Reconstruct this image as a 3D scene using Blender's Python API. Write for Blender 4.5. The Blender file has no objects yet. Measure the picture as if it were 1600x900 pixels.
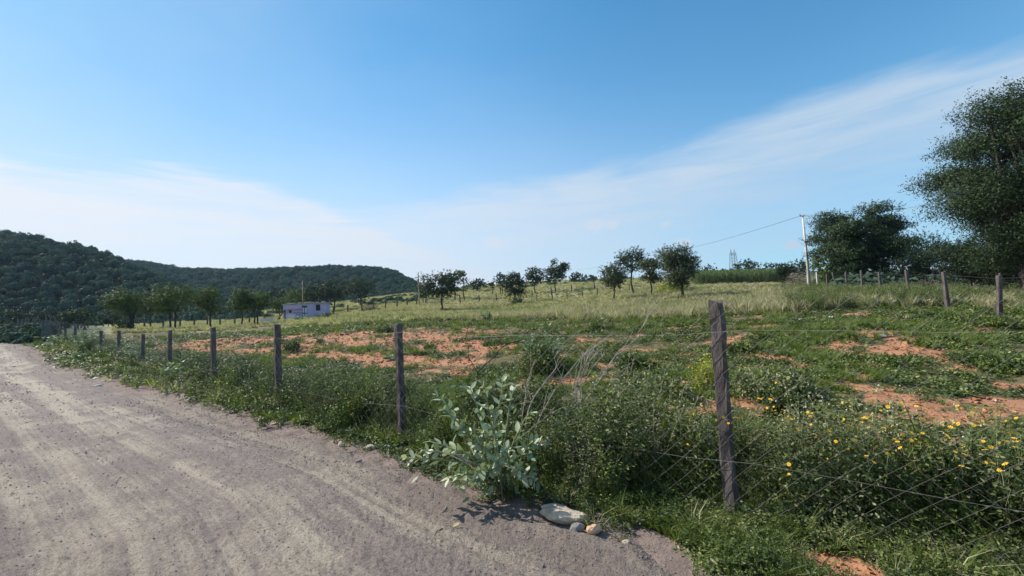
import bpy, math, random
import numpy as np
from mathutils import Vector, Matrix

# ------------------------------------------------------------------ scene, camera, sky, sun
S = bpy.context.scene
COL = S.collection
R = math.radians
F = 680.0                       # focal length in pixels of a 1600 px wide frame
PITCH, ROLL, EYE = R(3.28), R(2.9), 1.6
SUN_AZ, SUN_EL = R(-68), R(40)  # azimuth measured from +Y towards +X

cam = bpy.data.cameras.new('camera'); cam_o = bpy.data.objects.new('camera', cam); COL.objects.link(cam_o)
cam.sensor_width = 36; cam.lens = 36 * F / 1600; cam.clip_start = 0.05; cam.clip_end = 6000
fwd = Vector((0, math.cos(PITCH), math.sin(PITCH)))
up0 = Vector((0, -math.sin(PITCH), math.cos(PITCH))); right0 = Vector((1, 0, 0))
c_right = right0 * math.cos(ROLL) - up0 * math.sin(ROLL)
c_up = up0 * math.cos(ROLL) + right0 * math.sin(ROLL)
M = Matrix((c_right, c_up, -fwd)).transposed().to_4x4(); M.translation = (0, 0, EYE)
cam_o.matrix_world = M
S.camera = cam_o
S.render.engine = 'CYCLES'
S.view_settings.view_transform = 'Standard'; S.view_settings.look = 'None'
S.view_settings.gamma = 1.0; S.view_settings.exposure = 0.45
S.cycles.max_bounces = 6; S.cycles.diffuse_bounces = 2; S.cycles.transparent_max_bounces = 8
S.cycles.transmission_bounces = 3

def ray(px, py):
    return c_right * ((px - 800) / F) + c_up * ((450 - py) / F) + fwd
def horizon(px):
    lo, hi = 0, 900
    for _ in range(30):
        m = (lo + hi) / 2
        if ray(px, m).z > 0: lo = m
        else: hi = m
    return lo
def azel(px, py):
    d = ray(px, py).normalized()
    return math.atan2(d.x, d.y), math.asin(d.z)

class NT:
    """small helper for node trees"""
    def __init__(s, tree): s.t = tree; s.n = tree.nodes; s.l = tree.links
    def new(s, typ, **kw):
        n = s.n.new(typ)
        for k, v in kw.items(): setattr(n, k, v)
        return n
    def link(s, a, b): s.l.new(a, b)
    def set(s, sock, v):
        if isinstance(v, bpy.types.NodeSocket): s.l.new(v, sock)
        elif v is not None:
            if hasattr(sock, 'default_value') and sock.type == 'RGBA' and len(v) == 3: v = (*v, 1)
            sock.default_value = v
    def math(s, op, a, b=None, c=None, clamp=False):
        n = s.new('ShaderNodeMath', operation=op, use_clamp=clamp)
        s.set(n.inputs[0], a)
        if b is not None: s.set(n.inputs[1], b)
        if c is not None: s.set(n.inputs[2], c)
        return n.outputs[0]
    def mix(s, f, a, b, mode='MIX'):
        n = s.new('ShaderNodeMix', data_type='RGBA', blend_type=mode); n.clamp_factor = True
        s.set(n.inputs[0], f); s.set(n.inputs[6], a); s.set(n.inputs[7], b)
        return n.outputs[2]
    def noise(s, vec, scale, detail=3, rough=0.5, dist=0.0):
        n = s.new('ShaderNodeTexNoise'); n.inputs['Scale'].default_value = scale
        n.inputs['Detail'].default_value = detail; n.inputs['Roughness'].default_value = rough
        n.inputs['Distortion'].default_value = dist
        if vec is not None: s.link(vec, n.inputs['Vector'])
        return n.outputs[0]
    def ss(s, v, a, b, lo=0.0, hi=1.0):
        n = s.new('ShaderNodeMapRange', interpolation_type='SMOOTHSTEP')
        s.set(n.inputs['Value'], v); n.inputs['From Min'].default_value = a; n.inputs['From Max'].default_value = b
        n.inputs['To Min'].default_value = lo; n.inputs['To Max'].default_value = hi
        return n.outputs[0]
    def ramp(s, f, stops):
        n = s.new('ShaderNodeValToRGB'); cr = n.color_ramp
        while len(cr.elements) < len(stops): cr.elements.new(0.5)
        for e, (p, c) in zip(cr.elements, stops): e.position = p; e.color = (*c, 1)
        s.set(n.inputs[0], f); return n.outputs[0]
    def mapping(s, vec, scale=(1, 1, 1), rot=(0, 0, 0), loc=(0, 0, 0)):
        n = s.new('ShaderNodeMapping'); n.inputs['Scale'].default_value = scale
        n.inputs['Rotation'].default_value = rot; n.inputs['Location'].default_value = loc
        s.link(vec, n.inputs['Vector']); return n.outputs[0]

# ---- world: Nishita sky with thin cirrus laid over it by direction
W = bpy.data.worlds.new('World'); S.world = W; W.use_nodes = True
w = NT(W.node_tree); w.n.clear()
sky = w.new('ShaderNodeTexSky', sky_type='NISHITA'); sky.sun_disc = False
sky.sun_elevation = SUN_EL; sky.sun_rotation = SUN_AZ
sky.altitude = 300; sky.air_density = 1.0; sky.dust_density = 0.35; sky.ozone_density = 2.2
tc = w.new('ShaderNodeTexCoord'); sep = w.new('ShaderNodeSeparateXYZ'); w.link(tc.outputs['Generated'], sep.inputs[0])
dx, dy, dz = sep.outputs
az = w.math('ARCTAN2', dx, dy); el = w.math('ARCSINE', dz)
AZ0, AZ1 = R(-90), R(90)
azn = w.math('DIVIDE', w.math('SUBTRACT', az, AZ0), AZ1 - AZ0, clamp=True)
def edge_curve(pts, elmax=R(60)):
    """cloud edge: elevation as a curve of azimuth through measured directions"""
    fc = w.new('ShaderNodeFloatCurve'); c = fc.mapping.curves[0]
    pp = sorted(((azel(*p)[0] - AZ0) / (AZ1 - AZ0), azel(*p)[1] / elmax) for p in pts)
    pp = [(0.0, pp[0][1])] + pp + [(1.0, pp[-1][1])]
    while len(c.points) < len(pp): c.points.new(0.5, 0.5)
    for q, (x, y) in zip(c.points, pp): q.location = (x, y); q.handle_type = 'AUTO_CLAMPED'
    fc.mapping.update(); w.link(azn, fc.inputs['Value'])
    return w.math('MULTIPLY', fc.outputs[0], elmax)
ve = w.new('ShaderNodeCombineXYZ'); w.link(az, ve.inputs[0]); w.link(el, ve.inputs[1])
wisp = w.noise(w.mapping(ve.outputs[0], scale=(2.2, 11, 1), rot=(0, 0, R(-14))), 1.4, 7, 0.58, 0.4)
wisp2 = w.noise(w.mapping(ve.outputs[0], scale=(3, 26, 1), rot=(0, 0, R(5))), 1.6, 6, 0.6, 0.6)
soft = w.noise(w.mapping(ve.outputs[0], scale=(1.5, 3, 1)), 1.3, 3, 0.5)
# right hand cirrus band, rising to the right
e1 = edge_curve([(500, 330), (700, 300), (900, 268), (1000, 252), (1100, 215), (1250, 150), (1400, 108), (1600, 62)])
d1 = w.math('SUBTRACT', w.math('ADD', e1, w.math('MULTIPLY', w.math('SUBTRACT', wisp, 0.5), R(7))), el)
b1 = w.math('MULTIPLY', w.ss(d1, R(-1.0), R(2.6)), w.ss(d1, R(3), R(12), 1.0, 0.46))
b1 = w.math('MULTIPLY', b1, w.ss(az, R(-28), R(12), 0.45, 1.0)); b1 = w.math('MULTIPLY', b1, w.ss(wisp2, .25, .7, .66, 1.16))
# left hand bank with a crisper upper edge
e2 = edge_curve([(0, 236), (150, 255), (300, 262), (450, 294), (560, 345), (700, 400), (900, 450)])
d2 = w.math('SUBTRACT', w.math('ADD', e2, w.math('MULTIPLY', w.math('SUBTRACT', wisp2, 0.5), R(4.5))), el)
b2 = w.math('MULTIPLY', w.ss(d2, R(-0.4), R(1.6)), w.ss(d2, R(1), R(9), 1.0, 0.4))
b2 = w.math('MULTIPLY', b2, w.ss(wisp2, 0.3, 0.62, 0.5, 1.0))
# general veil: strong by the horizon, thin above, thicker towards the sun side
hz = w.math('EXPONENT', w.math('MULTIPLY', w.math('MULTIPLY', w.math('MAXIMUM', el, 0.0), w.math('MAXIMUM', el, 0.0)), -9.5))
veil = w.math('MULTIPLY', hz, w.ss(az, R(-8), R(46), 0.97, 0.50))
hi_veil = w.math('MULTIPLY', w.ss(az, R(-75), R(22), 0.36, 0.06), w.ss(soft, 0.25, 0.75, 0.4, 1.0))
cl = w.math('ADD', w.math('MULTIPLY', b1, 0.78), w.math('MULTIPLY', b2, 0.72))
cl = w.math('ADD', cl, hi_veil)
inv = w.math('MULTIPLY', w.math('SUBTRACT', 1.0, w.math('MINIMUM', cl, 1.0)), w.math('SUBTRACT', 1.0, veil))
cover = w.math('SUBTRACT', 1.0, inv)
pn = w.noise(w.mapping(ve.outputs[0], scale=(1, 1.6, 1)), 34, 4, 0.6)
for (px, py, ra, am) in ((930, 354, 1.35, .5), (955, 352, 1.0, .4), (772, 378, 1.5, .35), (1070, 378, 1.2, .35), (1237, 383, 1.1, .3), (1040, 351, .9, .2)):
    a_, e_ = azel(px, py)
    qx = w.math('DIVIDE', w.math('SUBTRACT', az, a_), R(ra)); qy = w.math('DIVIDE', w.math('SUBTRACT', el, e_), R(ra * 0.62))
    q = w.math('SQRT', w.math('ADD', w.math('MULTIPLY', qx, qx), w.math('MULTIPLY', qy, qy)))
    q = w.math('ADD', q, w.math('MULTIPLY', w.math('SUBTRACT', pn, 0.5), 2.2))
    cover = w.math('ADD', cover, w.math('MULTIPLY', w.ss(q, 0.2, 1.1, 1.0, 0.0), am * 1.1))
CLOUD = w.mix(w.ss(az, R(-50), R(50)), (6.5, 6.9, 7.5), (4.1, 5.2, 6.4))
tint = w.mix(1.0, sky.outputs[0], w.mix(w.ss(az, R(-60), R(0)), (0.31, 0.96, 1.14), (0.40, 1.27, 1.50)), 'MULTIPLY')
skyc = w.mix(cover, tint, CLOUD)
bg = w.new('ShaderNodeBackground'); bg.inputs['Strength'].default_value = 0.094
w.link(skyc, bg.inputs['Color'])
wo = w.new('ShaderNodeOutputWorld'); w.link(bg.outputs[0], wo.inputs['Surface'])

sd = Vector((math.sin(SUN_AZ) * math.cos(SUN_EL), math.cos(SUN_AZ) * math.cos(SUN_EL), math.sin(SUN_EL)))
sun = bpy.data.lights.new('sun', 'SUN'); sun.energy = 5.0; sun.angle = R(0.55); sun.color = (1.0, 0.93, 0.82)
sun_o = bpy.data.objects.new('sun', sun); COL.objects.link(sun_o)
sun_o.rotation_euler = sd.to_track_quat('Z', 'Y').to_euler()

# ------------------------------------------------------------------ terrain function
RR = np.array([0, 6, 10, 14, 20, 30, 45, 70, 100, 150, 250, 600, 3000.])
TT = np.radians([-50, -41.4, -30.5, -16.4, 0, 16.4, 30.5, 41.4, 49.6])
ZZ = np.array([
 [0, 0, 0, 0, .05, .4, 1.35, 2.3, 3.0, 4, 6, 8, 8],
 [0, 0, 0, 0, .15, .6, 1.3, 1.9, 2.7, 4, 7, 9, 9],
 [0, 0, 0, .2, .5, .9, 1.2, 1.75, 2.9, 5, 9, 10, 10],
 [0, 0, 0, .25, .7, 1.2, 1.75, 3.0, 5.2, 9.2, 12, 12, 12],
 [0, 0, .05, .45, .8, 1.2, 1.75, 3.4, 6.6, 11.5, 14, 25, 25],
 [0, 0, .15, .5, .87, 1.3, 2.5, 4.5, 7, 10.5, 12, 33, 33],
 [0, 0, .25, .6, 1.05, 1.5, 2.3, 3.7, 5.5, 6.5, 9, 33, 33],
 [0, 0, .2, .6, 1.0, 1.25, 1.75, 2.5, 3.5, 5, 7, 25, 25],
 [0, 0, .1, .3, .55, .85, 1.3, 2.1, 3.0, 4.5, 6, 20, 20]])
def _h(ix, iy, s):
    n = (ix.astype(np.int64) * 374761393 + iy.astype(np.int64) * 668265263 + s * 2147483647) & 0xffffffff
    n = ((n ^ (n >> 13)) * 1274126177) & 0xffffffff
    return ((n ^ (n >> 16)) & 0xffff) / 65535.0
def vn(x, y, s=0):
    x = np.asarray(x, float); y = np.asarray(y, float)
    ix = np.floor(x); iy = np.floor(y); fx = x - ix; fy = y - iy
    fx = fx * fx * (3 - 2 * fx); fy = fy * fy * (3 - 2 * fy)
    a = _h(ix, iy, s); b = _h(ix + 1, iy, s); c = _h(ix, iy + 1, s); d = _h(ix + 1, iy + 1, s)
    return (a * (1 - fx) + b * fx) * (1 - fy) + (c * (1 - fx) + d * fx) * fy
def fbm(x, y, o=4, s=0, g=0.5):
    v = 0; a = 1; t = 0
    for k in range(o):
        v = v + a * vn(x * 2 ** k + 17.3 * k, y * 2 ** k - 9.1 * k, s + k); t += a; a *= g
    return v / t
def _cub(v0, v1, v2, v3, t):
    # monotone-limited cubic
    m1 = (v2 - v0) * .5; m2 = (v3 - v1) * .5
    return (2 * t**3 - 3 * t**2 + 1) * v1 + (t**3 - 2 * t**2 + t) * m1 + (-2 * t**3 + 3 * t**2) * v2 + (t**3 - t**2) * m2
def terrain(x, y, detail=True):
    x = np.asarray(x, float); y = np.asarray(y, float)
    r = np.hypot(x, y); th = np.clip(np.arctan2(x, y), TT[0], TT[-1] - 1e-6)
    lr = np.clip(r, 0, 2999)
    i = np.clip(np.searchsorted(RR, lr, 'right') - 1, 0, len(RR) - 2); tr = (lr - RR[i]) / (RR[i + 1] - RR[i])
    tr = tr
    j = np.clip(np.searchsorted(TT, th, 'right') - 1, 0, len(TT) - 2); tt = (th - TT[j]) / (TT[j + 1] - TT[j])
    def row(jj):
        jj = np.clip(jj, 0, len(TT) - 1)
        g = lambda k: ZZ[jj, np.clip(k, 0, len(RR) - 1)]
        # radial slopes from finite differences (non uniform)
        def sl(k):
            k0 = np.clip(k - 1, 0, len(RR) - 1); k1 = np.clip(k + 1, 0, len(RR) - 1)
            return (ZZ[jj, k1] - ZZ[jj, k0]) / (RR[k1] - RR[k0])
        h = RR[i + 1] - RR[i]
        return (2*tr**3 - 3*tr**2 + 1) * g(i) + (tr**3 - 2*tr**2 + tr) * h * sl(i) + (-2*tr**3 + 3*tr**2) * g(i + 1) + (tr**3 - tr**2) * h * sl(i + 1)
    z = _cub(row(j - 1), row(j), row(j + 1), row(j + 2), tt)
    back = np.clip((y + 8) / 16, 0, 1)
    z = z * back
    if detail:
        z = z + (fbm(x * .35, y * .35, 3, 5) - .5) * .10 * np.clip(r / 12, 0.25, 2.5) + (fbm(x * 2.1, y * 2.1, 3, 9) - .5) * .05
    return z
def gz(x, y): return float(terrain(np.array([x]), np.array([y]))[0])
def on_ground(px, py):
    """the point of the ground seen in the direction (px, py)"""
    d = ray(px, py); t = 0.5
    while t < 900:
        p = d * t
        if EYE + p.z <= float(terrain(np.array([p.x]), np.array([p.y]), False)[0]): return (p.x, p.y)
        t *= 1.01
    return (p.x, p.y)
def at(px, Y):
    """ground point at depth Y in the direction of column px"""
    d = ray(px, horizon(px)); x = d.x / d.y * Y
    return x, Y
def pt(px, py, Y):
    d = ray(px, py); return Vector((d.x / d.y * Y, Y, EYE + d.z / d.y * Y))
def ppm(Y): return Y / F        # metres for one pixel at depth Y

# ------------------------------------------------------------------ object helpers
def tag(o, label=None, cat=None, group=None, kind=None):
    if label: o['label'] = label
    if cat: o['category'] = cat
    if group: o['group'] = group
    if kind: o['kind'] = kind
    return o
def empty(name, loc, rz=0):
    o = bpy.data.objects.new(name, None); COL.objects.link(o); o.location = loc; o.rotation_euler[2] = rz
    o.empty_display_size = 0.2
    return o
def link(name, me, parent=None, loc=None, coll=None):
    o = bpy.data.objects.new(name, me); (coll or COL).objects.link(o)
    if parent: o.parent = parent
    if loc is not None: o.location = loc
    return o
def quads_mesh(name, V, Q, mat, smooth=False):
    V = np.asarray(V, np.float32); Q = np.asarray(Q, np.int32); k = Q.shape[1]
    me = bpy.data.meshes.new(name); me.vertices.add(len(V)); me.vertices.foreach_set('co', V.ravel())
    me.loops.add(Q.size); me.loops.foreach_set('vertex_index', Q.ravel())
    me.polygons.add(len(Q)); me.polygons.foreach_set('loop_start', np.arange(0, Q.size, k, dtype=np.int32))
    me.update(calc_edges=True)
    if smooth: me.polygons.foreach_set('use_smooth', np.ones(len(Q), bool))
    if mat: me.materials.append(mat)
    return me
class MB:
    """collects verts and faces for one mesh"""
    def __init__(s): s.v = []; s.f = []; s.m = []
    def add(s, vs, fs, mi=0):
        b = len(s.v); s.v += [tuple(v) for v in vs]; s.f += [tuple(b + i for i in f) for f in fs]; s.m += [mi] * len(fs)
    def box(s, c, d, rz=0, mi=0):
        cx, cy, cz = c; hx, hy, hz_ = d[0] / 2, d[1] / 2, d[2] / 2; co, si = math.cos(rz), math.sin(rz)
        vs = [(cx + x * co - y * si, cy + x * si + y * co, cz + z) for x, y, z in
              [(-hx, -hy, -hz_), (hx, -hy, -hz_), (hx, hy, -hz_), (-hx, hy, -hz_), (-hx, -hy, hz_), (hx, -hy, hz_), (hx, hy, hz_), (-hx, hy, hz_)]]
        s.add(vs, [(0, 3, 2, 1), (4, 5, 6, 7), (0, 1, 5, 4), (1, 2, 6, 5), (2, 3, 7, 6), (3, 0, 4, 7)], mi)
    def tube(s, pts, r0, r1=None, n=5, mi=0, cap=True):
        pts = [Vector(p) for p in pts]; r1 = r0 if r1 is None else r1; b = len(s.v); K = len(pts)
        u = None
        for i, p in enumerate(pts):
            d = (pts[min(i + 1, K - 1)] - pts[max(i - 1, 0)]).normalized()
            if u is None: u = d.orthogonal().normalized()
            u = (u - d * u.dot(d)); u = u.normalized() if u.length > 1e-6 else d.orthogonal().normalized()
            v = d.cross(u); r = r0 + (r1 - r0) * i / max(K - 1, 1)
            for k in range(n):
                a = 2 * math.pi * k / n; s.v.append(tuple(p + u * (math.cos(a) * r) + v * (math.sin(a) * r)))
        for i in range(K - 1):
            for k in range(n):
                a = b + i * n + k; c = b + i * n + (k + 1) % n; s.f.append((a, c, c + n, a + n)); s.m.append(mi)
        if cap and n > 2:
            s.f.append(tuple(b + k for k in range(n))[::-1]); s.m.append(mi)
            s.f.append(tuple(b + (K - 1) * n + k for k in range(n))); s.m.append(mi)
    def mesh(s, name, mats, smooth=False):
        me = bpy.data.meshes.new(name); me.from_pydata(s.v, [], s.f)
        for m in (mats if isinstance(mats, (list, tuple)) else [mats]): me.materials.append(m)
        me.polygons.foreach_set('material_index', np.array(s.m, np.int32))
        if smooth: me.polygons.foreach_set('use_smooth', np.ones(len(s.f), bool))
        me.update(); return me
    def build(s, name, mats, parent=None, smooth=False, loc=None): return link(name, s.mesh(name, mats, smooth), parent, loc)

def unit(rng, n):
    v = rng.normal(size=(n, 3)); return v / np.linalg.norm(v, axis=1, keepdims=True)
def leaf_quads(rng, C, L, Wd, flat=0.0, D=None, N=None, nw=.75):
    """diamond leaves at centres C; L, Wd arrays or scalars; flat>0 makes the leaf faces look upward"""
    n = len(C); d = unit(rng, n) if D is None else D
    if flat: d = d * np.array([1, 1, 1 - flat]); d /= np.linalg.norm(d, axis=1, keepdims=True) + 1e-9
    r = unit(rng, n)
    if flat: r = r * np.array([1 - flat, 1 - flat, 1]) + np.array([0, 0, flat])
    if N is not None:
        r = r * (1 - nw) + N * nw; r /= np.linalg.norm(r, axis=1, keepdims=True) + 1e-9
        d = d - r * np.sum(d * r, axis=1, keepdims=True); d /= np.linalg.norm(d, axis=1, keepdims=True) + 1e-9
    s = np.cross(d, r); s /= np.linalg.norm(s, axis=1, keepdims=True) + 1e-9
    L = np.broadcast_to(L, n)[:, None]; Wd = np.broadcast_to(Wd, n)[:, None]
    V = np.stack([C - d * L / 2, C + s * Wd / 2 + d * L * .04, C + d * L / 2, C - s * Wd / 2 + d * L * .04], 1).reshape(-1, 3)
    Q = np.arange(4 * n).reshape(n, 4)
    return V, Q

# ------------------------------------------------------------------ materials
def mat(name, build, bump=None):
    m = bpy.data.materials.new(name); m.use_nodes = True; t = NT(m.node_tree); t.n.clear()
    out = t.new('ShaderNodeOutputMaterial'); p = t.new('ShaderNodeBsdfPrincipled'); t.link(p.outputs[0], out.inputs[0])
    p.inputs['Specular IOR Level'].default_value = 0.25
    t.p = p; t.out = out; build(t); return m
def foliage(name, stops, transl=0.2, rough=0.55, noise_scale=1.5, spec=0.3, varm=0.5):
    def b(t):
        g = t.new('ShaderNodeNewGeometry'); oi = t.new('ShaderNodeObjectInfo')
        pos = g.outputs['Position']
        nz = t.noise(pos, noise_scale, 2)
        f = t.math('ADD', t.math('MULTIPLY', g.outputs['Random Per Island'], 0.55), t.math('MULTIPLY', t.ss(nz, .3, .7), 0.30))
        f = t.math('ADD', f, t.math('MULTIPLY', oi.outputs['Random'], 0.15))
        col = t.ramp(f, stops)
        t.set(t.p.inputs['Base Color'], col); t.p.inputs['Roughness'].default_value = rough
        t.p.inputs['Specular IOR Level'].default_value = spec
        if transl:
            tr = t.new('ShaderNodeBsdfTranslucent'); br = t.mix(1.0, col, (1.15, 1.25, 0.6), 'MULTIPLY'); t.set(tr.inputs[0], br)
            mx = t.new('ShaderNodeMixShader'); mx.inputs[0].default_value = transl
            t.link(t.p.outputs[0], mx.inputs[1]); t.link(tr.outputs[0], mx.inputs[2]); t.link(mx.outputs[0], t.out.inputs[0])
    return mat(name, b)
def plain(name, c1, c2=None, scale=8, rough=0.8, bump=0.0, detail=5, metal=0, stretch=(1, 1, 1), spec=0.25):
    def b(t):
        g = t.new('ShaderNodeTexCoord'); v = t.mapping(g.outputs['Object'], scale=stretch)
        n = t.noise(v, scale, detail, 0.6)
        t.set(t.p.inputs['Base Color'], t.mix(t.ss(n, .3, .7), c1, c2 or c1)); t.p.inputs['Roughness'].default_value = rough
        t.p.inputs['Metallic'].default_value = metal; t.p.inputs['Specular IOR Level'].default_value = spec
        if bump:
            bp = t.new('ShaderNodeBump'); bp.inputs['Strength'].default_value = bump; bp.inputs['Distance'].default_value = 0.02
            t.link(t.noise(v, scale * 4, 6, 0.65), bp.inputs['Height']); t.link(bp.outputs[0], t.p.inputs['Normal'])
    return mat(name, b)
M_weed = foliage('weed_leaf', [(0, (.014, .030, .008)), (.45, (.064, .100, .020)), (.8, (.17, .205, .045)), (1, (.42, .40, .15))], .18)  # random leaf tones: dark end paints in shade, pale yellow end sunlit tips
M_weedb = foliage('grey_green_leaf', [(0, (.020, .038, .014)), (.5, (.092, .125, .040)), (1, (.40, .40, .20))], .15)
M_creep = foliage('creeper_leaf', [(0, (.018, .038, .010)), (.5, (.082, .122, .026)), (1, (.28, .31, .085))], .15)
M_milk = foliage('milkweed_leaf', [(0, (.14, .20, .09)), (.5, (.38, .44, .27)), (1, (.70, .72, .55))], .2, .5, spec=.5)
M_milkd = foliage('milkweed_leaf_small', [(0, (.09, .15, .08)), (.5, (.20, .28, .17)), (1, (.42, .48, .34))], .2)
M_dry = foliage('dry_grass_blade', [(0, (.15, .145, .085)), (.4, (.29, .27, .165)), (.75, (.47, .43, .30)), (1, (.66, .60, .46))], .35, .7)
M_grass = foliage('green_grass_blade', [(0, (.05, .09, .02)), (.5, (.125, .18, .04)), (1, (.26, .28, .09))], .35, .6)
M_straw = foliage('straw_leaf', [(0, (.16, .16, .08)), (.5, (.36, .34, .20)), (1, (.62, .58, .40))], .3, .7)
M_tree = foliage('dark_tree_leaf', [(0, (.009, .021, .009)), (.5, (.022, .043, .015)), (1, (.058, .092, .030))], .25, .6)
M_big = foliage('feathery_leaf', [(0, (.008, .022, .008)), (.5, (.026, .056, .016)), (1, (.085, .135, .038))], .22, .6)
M_treeg = foliage('green_tree_leaf', [(0, (.030, .054, .014)), (.5, (.075, .115, .028)), (1, (.17, .22, .06))], .3, .6)
M_treeo = foliage('grey_tree_leaf', [(0, (.03, .045, .022)), (.5, (.068, .092, .045)), (1, (.15, .175, .095))], .25, .6)
M_hill = foliage('hill_shrub_leaf', [(0, (.030, .055, .040)), (.5, (.056, .092, .064)), (1, (.10, .145, .095))], .12, .9, .05, .05)
M_yell = foliage('yellow_green_leaf', [(0, (.14, .18, .03)), (.5, (.34, .36, .06)), (1, (.55, .50, .10))], .3)
M_petal = plain('yellow_petal', (.85, .55, .03), (.80, .42, .02), rough=.6)
M_white = plain('seed_head', (.55, .52, .44), (.4, .38, .3), rough=.9)
M_corn = foliage('crop_leaf', [(0, (.03, .06, .018)), (.5, (.07, .12, .032)), (1, (.17, .22, .08))], .35, .6)
M_bark = plain('bark', (.085, .065, .052), (.16, .13, .105), 9, .95, .6, stretch=(1, 1, .3))
M_barkd = plain('dark_bark', (.04, .033, .03), (.08, .066, .055), 9, .95, .5, stretch=(1, 1, .3))
M_twig = plain('dry_twig', (.22, .19, .16), (.40, .36, .31), 20, .9)
M_stem = plain('green_stem', (.16, .20, .10), (.26, .27, .16), 20, .8)
M_post = plain('weathered_post', (.060, .050, .050), (.155, .132, .128), 7, .95, 1.0, 8, stretch=(1, 1, .35))
M_postg = plain('grey_concrete_post', (.13, .125, .12), (.27, .255, .24), 6, .95, .7, 8, stretch=(1, 1, .5))
M_slab = plain('stone_slab_post', (.11, .09, .085), (.2, .17, .16), 4, .95, .6)
M_wire = plain('galvanised_wire', (.26, .25, .245), (.16, .13, .115), 30, .55, metal=.35, spec=.5)
M_rock = plain('pale_rock', (.34, .27, .21), (.64, .54, .42), 7, .95, 1.0, 9)
M_rocko = plain('orange_rock', (.62, .36, .20), (.72, .52, .36), 9, .9, .8, 8)
M_peb = foliage('pebble', [(0, (.06, .05, .048)), (.45, (.22, .18, .165)), (1, (.50, .44, .39))], 0, .9)
M_trash = plain('white_plastic', (.72, .73, .74), (.58, .57, .55), 14, .45)
M_wall = plain('lilac_plaster', (.38, .35, .53), (.50, .46, .63), 1.2, .9, .3)
M_wallw = plain('whitewash', (.72, .72, .76), (.60, .60, .66), 2, .9, .3)
M_roof = plain('roof_slab', (.30, .28, .27), (.50, .47, .44), 3, .95, .5)
M_paintr = plain('red_lettering', (.50, .05, .08), (.42, .08, .12), 9, .8)
M_door = plain('pale_door_panel', (.62, .70, .74), (.55, .62, .66), 3, .5)
M_dframe = plain('dark_green_frame', (.03, .06, .06), (.05, .08, .08), 3, .6)
M_dark = plain('dark_interior', (.012, .014, .02), (.02, .022, .028), 3, .5)
M_pole = plain('concrete_pole', (.62, .60, .57), (.50, .48, .45), 3, .9, .3)
M_wood = plain('wooden_pole', (.36, .30, .22), (.46, .40, .31), 4, .9, .3)
M_steel = plain('grey_steel', (.08, .09, .10), (.12, .13, .14), 3, .6, metal=.2)

# ------------------------------------------------------------------ plan of the place (world coordinates)
def poly_world(pp): return np.array([on_ground(*p) for p in pp])
ROAD_PX = [(1060, 900), (985, 855), (850, 812), (740, 775), (600, 716), (480, 682), (330, 642), (230, 612), (150, 592), (92, 576), (66, 562)]
edge = [(14, -7.5), (8, -3.4), (4.5, -.6), (2.3, 1.2)] + [on_ground(*p) for p in ROAD_PX]
ex, ey = edge[-1]
edge += [on_ground(48, 549), on_ground(24, 538)]
ex, ey = edge[-1]; edge += [(ex - 8, ey + 3.5), (ex - 20, ey + 7), (ex - 45, ey + 13)]; print('road edge', [(round(a, 1), round(b, 1)) for a, b in edge])
EDGE = np.array(edge)
seg = np.hypot(*(EDGE[1:] - EDGE[:-1]).T); CUM = np.concatenate([[0], np.cumsum(seg)])
def poly_dist(P, x, y):
    """signed distance to a polyline (positive on its left-hand side) and distance along it"""
    cum = np.concatenate([[0], np.cumsum(np.hypot(*(P[1:] - P[:-1]).T))])
    best = np.full(x.shape, 1e9); sg = np.zeros(x.shape); al = np.zeros(x.shape)
    for k in range(len(P) - 1):
        a = P[k]; d = P[k + 1] - a; L = np.hypot(*d); d = d / L
        t = (x - a[0]) * d[0] + (y - a[1]) * d[1]; tc_ = np.clip(t, 0, L)
        q = np.hypot(x - a[0] - d[0] * tc_, y - a[1] - d[1] * tc_)
        m = q < best - 1e-9; best = np.where(m, q, best)
        sg = np.where(m, np.sign(d[0] * (y - a[1]) - d[1] * (x - a[0])), sg); al = np.where(m, cum[k] + tc_, al)
    return best * sg, al
def road_d(x, y):
    x = np.asarray(x, float); y = np.asarray(y, float)
    d, a = poly_dist(EDGE, x, y); return d, a
def in_poly(P, x, y):
    c = np.zeros(x.shape, bool); j = len(P) - 1
    for i in range(len(P)):
        xi, yi = P[i]; xj, yj = P[j]
        c ^= ((yi > y) != (yj > y)) & (x < (xj - xi) * (y - yi) / (yj - yi + 1e-12) + xi); j = i
    return c
SOIL = [poly_world(p) for p in [
 [(228, 548), (255, 534), (380, 527), (520, 519), (640, 516), (740, 518), (802, 528), (795, 545), (760, 560), (720, 590), (640, 586), (575, 580), (540, 570), (450, 562), (380, 558), (300, 552)],
 [(1250, 618), (1400, 622), (1640, 632), (1640, 654), (1480, 664), (1300, 646)],
 [(1330, 548), (1400, 537), (1462, 545), (1430, 562), (1350, 558)], [(1500, 574), (1580, 571), (1592, 586), (1515, 588)],
 [(1000, 624), (1060, 632), (1092, 652), (1010, 642)], [(1140, 555), (1200, 549), (1272, 575), (1255, 592), (1200, 563)],
 [(800, 612), (850, 614), (862, 630), (805, 627)], [(1040, 551), (1110, 552), (1095, 563), (1045, 561)],
 [(1165, 846), (1260, 852), (1370, 878), (1420, 960), (1150, 960)], [(1488, 462), (1560, 469), (1596, 480), (1540, 485), (1490, 471)],
 [(700, 468), (792, 465), (790, 472), (705, 476)], [(1040, 592), (1110, 590), (1100, 606), (1050, 606)], [(1420, 560), (1440, 560), (1445, 580), (1412, 578)]]]
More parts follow.
